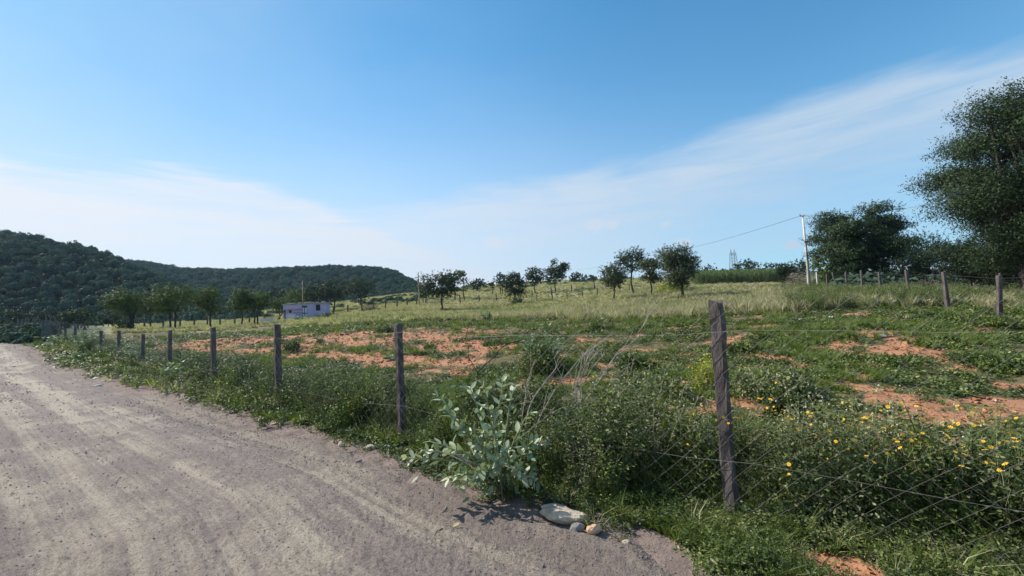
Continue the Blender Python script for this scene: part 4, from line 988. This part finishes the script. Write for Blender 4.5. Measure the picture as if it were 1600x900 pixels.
make_bush('leafy_bush', 'yellow green bush left of the near leaning post', 1098, 7.6, 545, 62, M_yell, 1200, .045, 3)
make_bush('leafy_bush', 'tangled dark green bush before the right edge', 1545, 7.8, 553, 150, M_weed, 4600, .06, 4)
make_bush('leafy_bush', 'dark weedy bush below the right hand posts', 1490, 12.5, 492, 170, M_weed, 4600, .08, 5)
make_bush('leafy_bush', 'dry tan bush among the right hand fence posts', 1400, 19, 462, 110, M_dry, 3200, .10, 6)
make_bush('leafy_bush', 'dark green bush at the foot of the field milkweed', 838, 10.4, 532, 86, M_weed, 3000, .07, 7)
make_bush('leafy_bush', 'dark bush at the meadow edge, left of the leaning post top', 1228, 19.5, 489, 60, M_weed, 1500, .09, 8)
make_bush('leafy_bush', 'dark bush at the meadow edge near the picture centre', 1050, 14.5, 520, 74, M_weedb, 1800, .08, 9)
make_bush('leafy_bush', 'low green bush at the meadow edge right of the field milkweed', 935, 17.5, 497, 60, M_weed, 1600, .09, 10)
make_bush('leafy_bush', 'dark round bush between the soil and the third nearest post', 455, 17, 524, 34, M_weed, 900, .09, 11)
make_bush('leafy_bush', 'small grey bush on the left part of the big soil patch', 500, 19, 526, 18, M_weedb, 400, .09, 12)
make_bush('leafy_bush', 'small dark tuft bush on the soil patch right of the second post', 670, 15.5, 545, 22, M_weed, 420, .08, 13)
make_bush('leafy_bush', 'green bush on the grass right of the second post', 990, 10.2, 548, 70, M_creep, 2000, .07, 14)
make_bush('leafy_bush', 'green weedy hump at the edge of the soil strip', 1150, 10.5, 530, 60, M_weed, 1400, .07, 15)
make_bush('leafy_bush', 'dark green hump below the white litter at right', 1290, 11.5, 528, 64, M_weed, 1600, .07, 16)
for k_, (lab_, px_, Y_, top_, w_px, m_k) in enumerate([
    ('dark green bush at the left end of the reddish soil strip', 1215, 5.6, 598, 70, M_weed), ('small round bush just right of the bare red soil patch centre', 1465, 9.6, 548, 62, M_weed),
    ('low bush at the right edge below the post fence', 1580, 10.5, 520, 80, M_weed), ('olive bush between the dry shrub and the yellow green bush', 1035, 7.2, 578, 70, M_weedb),
    ('flat dark bush in the grass right of the leaning post top', 1180, 15, 505, 56, M_weed), ('small dark bush at the right end of the big soil patch', 770, 15.5, 533, 40, M_weed),
    ('small grey green bush on the far side of the big soil patch', 600, 23, 508, 34, M_weedb), ('dark bush in the meadow below the umbrella tree', 975, 26, 489, 36, M_weed)]):
    make_bush('leafy_bush', lab_, px_, Y_, top_, w_px, m_k, 2200, .05 + .002 * Y_, 60 + k_)
make_bush('leafy_bush', 'bushy dark growth at the foot of the centre meadow tree', 808, 60, 462, 24, M_tree, 500, .2, 17)
make_bush('leafy_bush', 'dark growth at the foot of the ragged dark tree', 700, 51, 482, 42, M_weed, 600, .2, 18)
make_bush('leafy_bush', 'grey growth at the foot of the large centre right tree', 1058, 35, 461, 50, M_treeo, 1300, .13, 19)
make_bush('leafy_bush', 'bright green low growth behind the large centre right tree', 1050, 46, 433, 54, M_yell, 1500, .18, 20)
make_bush('leafy_bush', 'dark bush in front of the right end of the hut', 512, 64, 487, 30, M_weedb, 500, .2, 21)
make_bush('leafy_bush', 'dark bush beside the dark tree row at left', 195, 44, 498, 28, M_tree, 700, .16, 22)
make_bush('leafy_bush', 'dark bush behind the fence weeds left of the soil patch', 300, 15.0, 545, 60, M_weed, 1700, .08, 23)
make_bush('leafy_bush', 'dark twiggy bush behind the right hand posts under the big tree', 1445, 31, 430, 90, M_barkd, 2600, .12, 24)
def brush(label, px, Y, top, wpx, mt, seed, n=420):
    rg_ = np.random.default_rng(seed); x, y = at(px, Y); z0 = gz(x, y); H = pt(px, top, Y).z - z0; Wd = wpx * ppm(Y); root = empty('brush_heap', (x, y, z0)); tag(root, label, 'brush')
    mb = MB()
    for k in range(n):
        a = rg_.uniform(0, 6.28); q = math.sqrt(rg_.uniform()) * Wd / 2; zz = (1 - (2 * q / Wd) ** 2) * H * rg_.uniform(.1, 1)
        p = Vector((math.cos(a) * q, math.sin(a) * q, zz)); d = Vector(rg_.normal(0, 1, 3)); d.z *= .5; d.normalize(); l = rg_.uniform(.3, 1.0)
        mb.tube([p - d * l / 2, p + Vector(rg_.normal(0, .06, 3)), p + d * l / 2], .014, .006, 3, 0, False)
    mb.build('branches', mt, root)
    C = rg_.normal(0, 1, (900, 3)) * np.array([Wd * .22, Wd * .22, H * .25]); C[:, 2] = np.abs(C[:, 2]) + H * .08
    V, Q = leaf_quads(rg_, C, .14, .06); o = link('dry_leaves', quads_mesh('dry_leaves', V, Q, M_dryleaf), root)
M_dryleaf = foliage('dead_leaf', [(0, (.05, .038, .03)), (.6, (.12, .09, .06)), (1, (.24, .18, .11))], .1, .8)
brush('heap of brown dry brush at the foot of the pale utility pole', 1250, 47, 417, 46, M_twig, 5)
brush('brown dry brush behind the posts under the big rounded tree', 1362, 36, 428, 66, M_barkd, 6)
brush('low dark heap of brush on the bank right of the hut', 580, 68, 474, 34, M_barkd, 7, 200)

# ------------------------------------------------------------------ milkweed plants
def milk_leaf(seed, L=1.0, Wd=.5):
    rg_ = np.random.default_rng(seed); mb = MB(); n = 6; curl = rg_.uniform(-.25, .12); fold = rg_.uniform(.05, .22)
    for i in range(n + 1):
        t = i / n; hw = Wd / 2 * (math.sin(math.pi * min(1, t * .93 + .05)) ** .75) * (1.05 - .25 * t) if i < n else 0.004
        zc = curl * t * t; w = hw
        mb.v += [(t * L, -w, zc + fold * w), (t * L, 0, zc - .01), (t * L, w, zc + fold * w)]
    for i in range(n):
        for j in (0, 1): a = i * 3 + j; mb.f.append((a, a + 3, a + 4, a + 1))
    mb.m = [0] * len(mb.f); return mb.mesh('leaf', M_milk, True)
ML = [milk_leaf(k, 1, w) for k, w in enumerate((.44, .5, .56, .48))]
def aim(d, up):
    x = d.normalized(); y = up.cross(x); y = y.normalized() if y.length > 1e-4 else Vector((0, 1, 0)); z = x.cross(y)
    return Matrix((x, y, z)).transposed().to_quaternion()
bx, by = at(774, 3.98); base = Vector((bx, by, gz(bx, by))); root = empty('milkweed_plant', base)
tag(root, 'big milkweed with pale broad leaves sprawling over the road edge right of the second post', 'plant')
rg_ = np.random.default_rng(8)
tips = [(684, 618, 3.75), (694, 640, 3.7), (735, 608, 3.85), (752, 598, 3.9), (786, 588, 4.0), (804, 604, 4.1), (832, 640, 4.1), (635, 716, 3.75), (660, 704, 3.85), (702, 748, 3.55), (716, 762, 3.6),
        (742, 690, 3.7), (768, 640, 3.9), (756, 672, 3.75), (836, 690, 4.0), (716, 668, 3.75), (672, 690, 3.9), (852, 690, 4.1), (790, 700, 3.7), (812, 735, 3.7), (748, 736, 3.6), (775, 720, 3.55), (700, 700, 3.8), (835, 752, 3.75)]
nl = 0
for (px, py, Y) in tips:
    tip = pt(px, py, Y) - base; st = Vector((rg_.normal(0, .05), rg_.normal(0, .05), 0)); m1 = st.lerp(tip, .45) + Vector((rg_.normal(0, .03), rg_.normal(0, .03), .08 + .05 * tip.length)); ps = [st, m1, st.lerp(tip, .8) + Vector((0, 0, .06)), tip]
    mb = MB(); mb.tube(ps, .009, .004, 6); mb.build('stem', M_stem, root, True)
    side = Vector(rg_.normal(0, 1, 3))
    for q in range(7):
        t = .34 + .66 * q / 6; i = min(int(t * 3), 2); p = ps[i].lerp(ps[i + 1], t * 3 - i); dr = (ps[i + 1] - ps[i]).normalized()
        s = dr.cross(side).normalized(); side = s
        for sg in (-1, 1):
            if rg_.uniform() < .10 or nl > 296: continue
            d = (s * sg * rg_.uniform(.7, 1.1) + dr * rg_.uniform(.35, .9) + Vector((0, 0, .15))); o = link('leaf', ML[nl % 4], root); o.location = p
            o.rotation_mode = 'QUATERNION'; o.rotation_quaternion = aim(d, Vector((rg_.normal(0, .45), rg_.normal(0, .45), 1))); L = rg_.uniform(.055, .12) * (1.0 if q < 6 else .8); o.scale = (L, L, L); nl += 1
rq = np.random.default_rng(19); C_ = []; D__ = []
for (px, py, Y) in tips:
    tp_ = pt(px, py, Y) - base
    for q in range(11):
        t = rq.uniform(.15, .95); C_.append(list(tp_ * t + Vector(rq.normal(0, .05, 3)) + Vector((0, 0, .05)))); D__.append(rq.normal(0, 1, 3) + np.array([0, 0, .5]))
V_, Q_ = leaf6(rq, np.array(C_), np.array(D__), rq.uniform(.05, .10, len(C_)), rq.uniform(.025, .05, len(C_)), .5)
o = link('foliage', quads_mesh('foliage', V_, Q_, M_milkd), root); o['kind'] = 'stuff'
def milkweed(label, px, Y, top, wpx, seed, n=130, ll=.13, name='milkweed_plant', group=None):
    rg_ = np.random.default_rng(seed + 3000); x, y = at(px, Y); z0 = gz(x, y); H = pt(px, top, Y).z - z0; Wd = wpx * ppm(Y)
    r_ = empty(name, (x, y, z0)); tag(r_, label, 'plant', group); mb = MB(); C = []; D = []
    ns = max(9, n // 12)
    for k in range(ns):
        a = rg_.uniform(0, 6.28); sp = math.sqrt(rg_.uniform(.02, 1)) * Wd / 2; tip = Vector((math.cos(a) * sp, math.sin(a) * sp, H * rg_.uniform(.55, 1) * (1 - .4 * (sp / (Wd / 2)) ** 2)))
        mb.tube([(0, 0, -.05), tip * .5 + Vector((0, 0, H * .1)), tip], .012, .005, 4, 0, False)
        for q in range(n // ns):
            t = rg_.uniform(.3, 1); p = tip * t; aa = rg_.uniform(0, 6.28); C.append(p); D.append((math.cos(aa), math.sin(aa), rg_.uniform(.1, 1.1)))
    mb.build('stem', M_stem, r_)
    V, Q = leaf6(rg_, np.array([list(c) for c in C]), np.array(D), ll * rg_.uniform(.7, 1.2, len(C)), ll * .5, .5)
    link('foliage', quads_mesh('foliage', V, Q, M_milkd), r_); return r_
milkweed('milkweed bush standing alone in the field above the foreground milkweed', 843, 10.9, 500, 74, 1, 420)
milkweed('milkweed in the fence weeds between the fourth and fifth posts', 290, 13.0, 562, 74, 2, 420)
milkweed('milkweed in the fence weeds left of the sixth post', 208, 18.2, 540, 44, 3, 300)
milkweed('milkweed by the fence weeds above the road bend', 135, 22.5, 510, 50, 4, 420)
milkweed('tall milkweed sprig rising over the fence above the road bend', 152, 24, 498, 18, 5, 120)
milkweed('milkweed at the left end of the fence weeds', 95, 27, 520, 46, 6, 380)
milkweed('milkweed at the foot of the fence weeds near the road bend', 122, 20.5, 548, 40, 7, 260)
milkweed('milkweed in front of the hut door', 468, 62, 494, 30, 8, 260, .22)
milkweed('pale milkweed at the meadow edge left of the field milkweed', 760, 27, 484, 42, 9, 160, .16)
milkweed('small milkweed by the low posts beneath the second post', 615, 14.0, 556, 40, 10, 160)
milkweed('dark leaved milkweed among dry grass at right', 1372, 17.0, 476, 50, 11, 150, .14)

# ------------------------------------------------------------------ bare branches
def branches(name, label, lines, r, mt, cat):
    b0 = lines[0][0]; bx, by = at(b0[0], b0[2]); b = Vector((bx, by, gz(bx, by))); root = empty(name, b); tag(root, label, cat); rg_ = np.random.default_rng(len(lines))
    for ln in lines:
        P = [pt(*q) - b for q in ln]; pp = []
        for i in range(len(P) - 1):
            for t in (0, .33, .66): pp.append(P[i].lerp(P[i + 1], t) + Vector(rg_.normal(0, .006, 3)))
        pp.append(P[-1]); mb = MB(); mb.tube(pp, r * rg_.uniform(.8, 1.2), r * .35, 5)
        for k in range(max(2, len(pp) // 2)):
            i = rg_.integers(1, len(pp) - 1); d = (pp[i + 1] - pp[i]).normalized() + Vector(rg_.normal(0, .6, 3)); l = rg_.uniform(.05, .2)
            mb.tube([pp[i], pp[i] + d * l * .5 + Vector(rg_.normal(0, .01, 3)), pp[i] + d * l], r * .4, r * .18, 3, 0, False)
        mb.build('branch', mt, root)
fan = [[(897 + k * 1.3, 655, 5.0), (896 + k * 1.5, 606, 5.0 + k * .03), (902 + k * 2.2 + (k % 3) * 3, 575 - (k % 4) * 4, 5.0), (908 + k * 4.6, 555 - (k * 37 % 32), 5.0 + .08 * (k % 5))] for k in range(9)]
branches('dry_shrub', 'leafless dry shrub with a fan of thin pale stems behind the dark bushes', fan + [
    [(905, 640, 5), (930, 605, 4.9), (963, 552, 4.8), (993, 530, 4.8), (1011, 500, 4.7), (1012, 484, 4.7), (1002, 470, 4.7)],
    [(905, 640, 5), (927, 620, 4.9), (953, 603, 4.8), (983, 574, 4.8), (984, 558, 4.8)], [(910, 650, 5), (950, 640, 4.8), (975, 608, 4.7), (990, 560, 4.7)],
    [(905, 640, 5), (940, 580, 5), (975, 545, 5), (1000, 535, 5)], [(900, 640, 5), (880, 600, 5), (868, 560, 5), (880, 535, 5), (905, 515, 5)]], .0055, M_twig, 'shrub')
branches('fallen_branches', 'bare grey branches leaning out of the milkweed toward the right', [
    [(805, 690, 4.2), (833, 668, 4.2), (863, 643, 4.3), (893, 640, 4.4)], [(820, 668, 4.4), (830, 627, 4.4), (847, 603, 4.4), (867, 577, 4.5), (877, 553, 4.5)],
    [(860, 665, 4.2), (888, 660, 4.2), (930, 643, 4.2)], [(800, 700, 4.1), (850, 690, 4.0), (878, 672, 4.0)], [(812, 680, 4.3), (818, 640, 4.3), (824, 600, 4.3), (838, 560, 4.3)],
    [(840, 660, 4.4), (865, 610, 4.4), (905, 560, 4.5), (960, 520, 4.6)], [(660, 702, 3.7), (700, 708, 3.7), (740, 722, 3.7), (770, 740, 3.8)]], .007, M_twig, 'branches')
branches('bare_sapling', 'thin leafless sapling rising above the milkweed', [
    [(744, 740, 4.2), (743, 667, 4.2), (745, 583, 4.2), (733, 560, 4.2), (730, 528, 4.2), (733, 505, 4.2)], [(745, 583, 4.2), (767, 563, 4.2), (787, 540, 4.2), (813, 532, 4.2), (850, 526, 4.2), (885, 505, 4.2)],
    [(745, 583, 4.2), (760, 585, 4.2), (775, 560, 4.2)]], .0055, M_barkd, 'sapling')

# ------------------------------------------------------------------ stones and litter
def stone(label, px, py, sx, sy, sz, mt, seed, rz=0, name='stone', cat='stone', group=None, sub=2):
    import bmesh
    x, y = on_ground(px, py); z = max(gz(x, y), float(terrain(np.array([x]), np.array([y]), False)[0]) + .01); bm = bmesh.new(); bmesh.ops.create_icosphere(bm, subdivisions=sub, radius=.5); rg_ = np.random.default_rng(seed)
    f = rg_.uniform(0, 9, 3)
    for v in bm.verts:
        c = v.co; k = 1 + .28 * (float(vn(c.x * 3 + f[0], c.y * 3 + c.z * 2 + f[1], 1)) - .5) * 2
        c *= k * (1 + .22 * (float(vn(c.x * 9 + f[1], c.y * 9 + c.z * 7 + f[2], 2)) - .5) * 2); m_ = max(abs(c.x), abs(c.y), abs(c.z)); c *= .75 + .25 * .5 / max(m_, .2)
        v.co = Vector((c.x * sx, c.y * sy, c.z * sz))
    me = bpy.data.meshes.new('stone'); bm.to_mesh(me); bm.free(); me.materials.append(mt)
    o = link(name, me); o.location = (x, y, z + sz * .28); o.rotation_euler = (rg_.normal(0, .1), rg_.normal(0, .1), rz); return tag(o, label, cat, group)
stone('largest pale flat rock half buried at the road edge', 880, 815, .34, .16, .11, M_rock, 1, -.35, sub=3)
stone('orange rounded stone beside the large pale rock', 928, 836, .11, .08, .07, M_rocko, 2, .4)
stone('grey stone wedged between the pale rock and the orange stone', 903, 832, .10, .08, .07, M_postg, 3, .2)
stone('small tan stone at the weed edge below the orange stone', 979, 856, .06, .04, .04, M_rock, 4)
stone('round grey stone on the road edge below the second post', 534, 699, .085, .075, .08, M_rock, 5)
stone('pale stone under the weeds right of the round grey stone', 580, 703, .12, .08, .06, M_rock, 6)
stone('pale flat stone just below the foot of the second post', 566, 681, .10, .07, .04, M_rock, 7)
stone('flat white stone on the verge below the third post', 430, 664, .17, .08, .035, M_rock, 8)
stone('tiny white stone on the road edge left of the flat white stone', 301, 622, .10, .06, .03, M_rock, 9)
stone('dark flat pebble on the road below the round grey stone', 561, 723, .07, .04, .03, M_postg, 10)
stone('dark stone on the road edge left of the milkweed', 700, 790, .06, .045, .03, M_postg, 12)
stone('dark stone at the road edge between milkweed and pale rock', 745, 800, .06, .05, .035, M_postg, 13)
for k, (px, py) in enumerate([(150, 593), (163, 590), (186, 592), (198, 599), (152, 604), (172, 597), (206, 594)]):
    stone('pale scrap of litter on the verge at the road bend', px, py, .24, .12, .05, M_rock if k % 2 else M_trash, 30 + k, k, 'litter', 'litter', 'litter at the road bend', 1)
for k, (px, py) in enumerate([(350, 641), (362, 645), (372, 650), (384, 640), (340, 637), (392, 646)]):
    stone('pale dry leaf litter on the verge below the fourth post', px, py, .16, .06, .02, M_dleaf if False else M_rock, 50 + k, k * .7, 'litter', 'litter', 'litter below the fourth post', 1)
stone('crumpled white plastic bag lying in the grass at right', 1380, 529, .30, .14, .07, M_trash, 61, .2, 'plastic_bag', 'litter', None, 3)
for k, (px, py, lab) in enumerate([(1273, 489, 'white scrap in the grass just past the meadow edge'), (1251, 500, 'small white scrap below the dark meadow edge bush'), (1300, 497, 'white scrap in the grass halfway to the plastic bag')]):
    stone(lab, px, py, .22, .12, .06, M_trash, 70 + k, k, 'litter', 'litter', None, 1)
mb = MB(); a, b_, c_, e_ = (Vector((*on_ground(*q), 0)) for q in ((661, 873), (676, 856), (683, 842), (695, 833)))
o3 = a.copy(); zz = float(terrain(np.array([a.x]), np.array([a.y]), False)[0]) + .03
mb.tube([a - o3, b_ - o3 + Vector((0, 0, .015)), c_ - o3 + Vector((0, 0, .02)), e_ - o3], .005, .003, 5); mb.tube([b_ - o3 + Vector((0, 0, .015)), b_ - o3 + Vector((.01, .06, .03))], .004, .002, 4)
tag(mb.build('twig', M_barkd, None, False, (o3.x, o3.y, zz)), 'short crooked twig lying on the gravel road', 'twig')
x, y = on_ground(708, 831); o = link('fallen_leaf', ML[1].copy()); o.data.materials[0] = M_drylf = plain('dry_leaf', (.45, .36, .16), (.6, .5, .25), rough=.7)
o.location = (x, y, float(terrain(np.array([x]), np.array([y]), False)[0]) + .035); o.scale = (.07,) * 3; o.rotation_euler = (.3, -.1, .9); tag(o, 'single yellow dry leaf lying on the road near the twig', 'leaf')

# ------------------------------------------------------------------ hut
hx, hy = at(443, 67); hx2, _ = at(506, 67); wd = hx2 - hx; hz = min(gz(hx, hy), gz(hx2, hy)) ; H = pt(478, 474.5, 67).z - hz
root = empty('hut', (hx, hy, hz), R(16)); tag(root, 'small lilac flat roofed hut with red lettering on its front wall', 'hut')
dp = 4.2
mb = MB()
dx0, dx1, dz1 = wd * .425, wd * .545, 2.25; wx0, wx1, wz0, wz1 = wd * .745, wd * .85, 1.35, 2.35; sx0, sx1, sz0, sz1 = wd * .125, wd * .185, 1.2, 1.62
xs = [0, sx0, sx1, wd * .27, dx0, dx1, wx0, wx1, wd]
def wall(x0, x1, z0, z1): mb.box(((x0 + x1) / 2, .1, (z0 + z1) / 2), (x1 - x0, .2, z1 - z0))
zb = -.6
wall(0, sx0, zb, H); wall(sx0, sx1, zb, sz0); wall(sx0, sx1, sz1, H); wall(sx1, dx0, zb, H); wall(dx0, dx1, dz1, H); wall(dx0, dx1, zb, 0); wall(dx1, wx0, zb, H); wall(wx0, wx1, zb, wz0); wall(wx0, wx1, wz1, H); wall(wx1, wd, zb, H)
mb.box((.1, .2 + (dp - .4) / 2, (H + zb) / 2), (.2, dp - .4, H - zb)); mb.box((wd - .1, .2 + (dp - .4) / 2, (H + zb) / 2), (.2, dp - .4, H - zb)); mb.box((wd / 2, dp - .1, (H + zb) / 2), (wd, .2, H - zb))
mb.build('wall', M_wall, root)
mb = MB(); mb.box((wd * .155, -.012, .45), (wd * .24, .02, 1.1)); mb.build('whitewashed_patch', M_wallw, root)
mb = MB(); n = 9
for k in range(n): mb.box((-.15 + (k + .5) * (wd + .3) / n, dp / 2, H + .05 + .015 * (k % 2)), ((wd + .3) / n - .03, dp + .45, .09)) if False else None
for k in range(n):
    mb = MB(); mb.box((0, 0, 0), ((wd + .3) / n - .03, dp + .45, .09)); o = mb.build('roof_slab', M_roof, root, False, (-.15 + (k + .5) * (wd + .3) / n, dp / 2, H + .05 + .02 * ((k * 7) % 3)))
mb = MB(); rg_ = np.random.default_rng(4)
for k in range(26):
    s = rg_.uniform(.12, .3); c = (rg_.uniform(0, wd), -.05 + rg_.uniform(0, .35), H + .14 + s * .3); mb.box(c, (s * 1.5, s, s * .7), rg_.uniform(0, 3))
o = mb.build('roof_rubble', M_rock, root); o['kind'] = 'stuff'
mb = MB(); mb.box(((dx0 + dx1) / 2, .16, dz1 / 2), (dx1 - dx0 - .005, .05, dz1)); dr = mb.build('door', M_dframe, root)
for i in (0, 1):
    for j in (0, 1):
        w1 = (dx1 - dx0) / 2; mb = MB(); mb.box((dx0 + w1 * (i + .5), .125, .12 + (dz1 - .35) * (j + .5) / 2), (w1 - .12, .02, (dz1 - .35) / 2 - .14)); mb.build('panel', M_door, dr)
def opening(x0, x1, z0, z1):
    mb = MB(); mb.box(((x0 + x1) / 2, .15, (z0 + z1) / 2), (x1 - x0 - .004, .02, z1 - z0 - .004)); wn = mb.build('window', M_dark, root)
    for k in range(3): m2 = MB(); m2.box((x0 + (x1 - x0) * (k + 1) / 4, .1, (z0 + z1) / 2), (.025, .025, z1 - z0 - .01)); m2.build('bar', M_dframe, wn)
    m2 = MB(); m2.box(((x0 + x1) / 2, -.015, z0 - .03), (x1 - x0 + .1, .07, .06)); m2.build('sill', M_wallw, wn)
opening(wx0, wx1, wz0, wz1); opening(sx0, sx1, sz0, sz1)
mb = MB(); mb.box((wd * .62, -.45, -.02), (wd * .5, .9, .16)); mb.build('plinth', M_wallw, root)
# worn red lettering: a head line with short strokes, illegible as in the photograph
def letters(x0, x1, z, h, seed):
    rg_ = np.random.default_rng(seed); mb = MB(); x = x0
    while x < x1:
        w_ = rg_.uniform(.16, .34)
        mb.box((x + w_ / 2, -.006, z + h), (w_, .012, h * .16)); k = 0
        while k < w_ - .06:
            hh = h * rg_.uniform(.55, 1); mb.box((x + k + .03, -.0075, z + h - hh / 2), (.045, .015, hh)); k += rg_.uniform(.07, .11)
            mb.box((x + k - .02, -.009, z + h - hh * rg_.uniform(.4, 1)), (.08, .018, h * .16))
        x += w_ + rg_.uniform(.03, .09)
    return mb
MBs = [letters(wd * .09, wd * .215, H - 1.02, .27, 1), letters(wd * .26, wd * .42, H - 1.02, .27, 2), letters(wd * .21, wd * .41, H - 1.38, .14, 3), letters(wd * .19, wd * .24, H - 1.66, .15, 4), letters(wd * .28, wd * .41, H - 1.64, .15, 5)]
for m_ in MBs: m_.build('red_lettering', M_paintr, root)
mb = MB(); mb.tube([(-1.0, -.7, -.35), (.35, -.1, 1.75)], .09, .08, 5); mb.tube([(.3, -.12, -.2), (.33, -.1, 1.75)], .07, .07, 5)
tag(mb.build('timber_prop', M_barkd, None, False, (hx, hy, hz)), 'dark slanting timber prop against the left end of the hut', 'timber')
x, y = at(418, 62); mb = MB(); mb.box((0, 0, .3), (1.5, .8, .85), .1); mb.box((0, 0, .75), (1.6, .9, .06), .1); tag(mb.build('water_trough', M_wallw, None, False, (x, y, gz(x, y))), 'low white block left of the hut', 'trough')

# ------------------------------------------------------------------ poles, wires, pylon
x, y = at(1267, 42); zb = gz(x, y); tp = pt(1254, 336, 42); H = tp.z - zb; root = empty('utility_pole', (x, y, zb)); tag(root, 'pale slim utility pole leaning left at the end of the meadow', 'pole')
dx_ = tp.x - x
mb = MB(); mb.tube([(0, 0, -.4), (dx_ * .5, 0, H * .5), (dx_, 0, H)], .14, .075, 8); mb.build('shaft', M_pole, root, True)
mb = MB(); mb.box((dx_, 0, H - .1), (.5, .06, .06)); mb.tube([(dx_ - .22, 0, H - .1), (dx_ - .3, 0, H + .12)], .03, .02, 5); mb.build('bracket', M_steel, root)
for s in (-.2, .2): mb = MB(); mb.tube([(dx_ + s, 0, H - .07), (dx_ + s, 0, H + .1)], .035, .03, 6); mb.build('insulator', M_trash, root)
def wire(label, A, B, sag_, r=.012):
    pts = [A.lerp(B, t) - Vector((0, 0, sag_ * 4 * t * (1 - t))) for t in np.linspace(0, 1, 24)]; mb = MB(); mb.tube([p - A for p in pts], r, r, 3, 0, False)
    tag(mb.build('power_line', M_steel, None, False, A), label, 'wire')
T = Vector((x + dx_, y, zb + H))
wire('thin power line sloping down left from the pale utility pole', T, pt(1030, 396, 95), .5, .02)
wire('thin power line running right from the pale utility pole to the huge tree', T, pt(1500, 312, 34), .35, .014)
wire('far thin power line continuing left behind the umbrella tree', pt(1030, 396, 95), pt(900, 422, 170), .5, .022)
x, y = at(656, 74); zb = gz(x, y); H = pt(656, 425, 74).z - zb; mb = MB(); mb.tube([(0, 0, -.4), (0, 0, H)], .13, .09, 7); tag(mb.build('wooden_pole', M_wood, None, True, (x, y, zb)), 'thin pale wooden pole beside the ragged dark tree', 'pole')
x, y = at(474, 76); zb = gz(x, y); H = pt(474, 438, 76).z - zb; mb = MB(); mb.tube([(0, 0, -.4), (0, 0, H)], .07, .05, 6); tag(mb.build('wooden_pole', M_wood, None, True, (x, y, zb)), 'very thin pole rising behind the hut roof', 'pole')
Yp = 560; x, y = at(1151, Yp); zb = gz(x, y); H = pt(1149, 389, Yp).z - zb; root = empty('pylon', (x, y, zb), R(20)); tag(root, 'distant steel lattice pylon on the skyline', 'pylon')
bw = 5.5; tw = 3.6; hh = H * .86
mb = MB(); r_ = .26
crn = [(-1, -1), (1, -1), (1, 1), (-1, 1)]
for sx, sy in crn:
    mb = MB(); mb.tube([(sx * bw, sy * bw * .6, -1), (sx * tw, sy * 1.2, hh)], r_, r_, 4); mb.build('leg', M_steel, root)
mb = MB()
for k in range(7):
    z0 = hh * k / 7; z1 = hh * (k + 1) / 7; w0 = bw + (tw - bw) * k / 7; w1 = bw + (tw - bw) * (k + 1) / 7; e0 = bw * .6 + (1.2 - bw * .6) * k / 7; e1 = bw * .6 + (1.2 - bw * .6) * (k + 1) / 7
    for (a, b_) in (((-1, -1), (1, -1)), ((1, -1), (-1, -1)), ((-1, 1), (1, 1)), ((1, 1), (-1, 1)), ((-1, -1), (-1, 1)), ((1, 1), (1, -1))):
        mb.tube([(a[0] * w0, a[1] * e0, z0), (b_[0] * w1, b_[1] * e1, z1)], r_ * .5, r_ * .5, 3, 0, False)
mb.build('lattice', M_steel, root)
mb = MB(); mb.tube([(-tw - 1.5, 0, hh), (tw + 1.5, 0, hh)], r_ * 1.3, r_ * 1.3, 4); mb.tube([(-tw - 1, 0, hh - 2), (tw + 1, 0, hh - 2)], r_, r_, 4); mb.build('crossarm', M_steel, root)
mb = MB()
for s in (-1, 1): mb.tube([(s * tw, 0, hh), (s * (tw - .4), 0, H)], r_, r_ * .6, 4); mb.tube([(s * (tw - .4), 0, H), (s * .8, 0, hh)], r_ * .6, r_ * .6, 4)
mb.build('peak', M_steel, root)

# ------------------------------------------------------------------ air
zmin = float(np.nanmin(ground_z[rg < 900])) - 3
hb_ = MB(); hb_.box((0, 0, 0), (1800, 1800, 120)); hz_m = bpy.data.materials.new('haze'); hz_m.use_nodes = True
h = NT(hz_m.node_tree); h.n.clear(); ho = h.new('ShaderNodeOutputMaterial'); pv = h.new('ShaderNodeVolumePrincipled')
pv.inputs['Color'].default_value = (.50, .74, 1.0, 1); pv.inputs['Density'].default_value = .00017; pv.inputs['Anisotropy'].default_value = 0.2
h.link(pv.outputs[0], ho.inputs['Volume'])
tag(hb_.build('haze', hz_m, None, False, (0, 0, 56)), 'thin bluish haze hanging over the whole valley', 'haze', None, 'stuff')
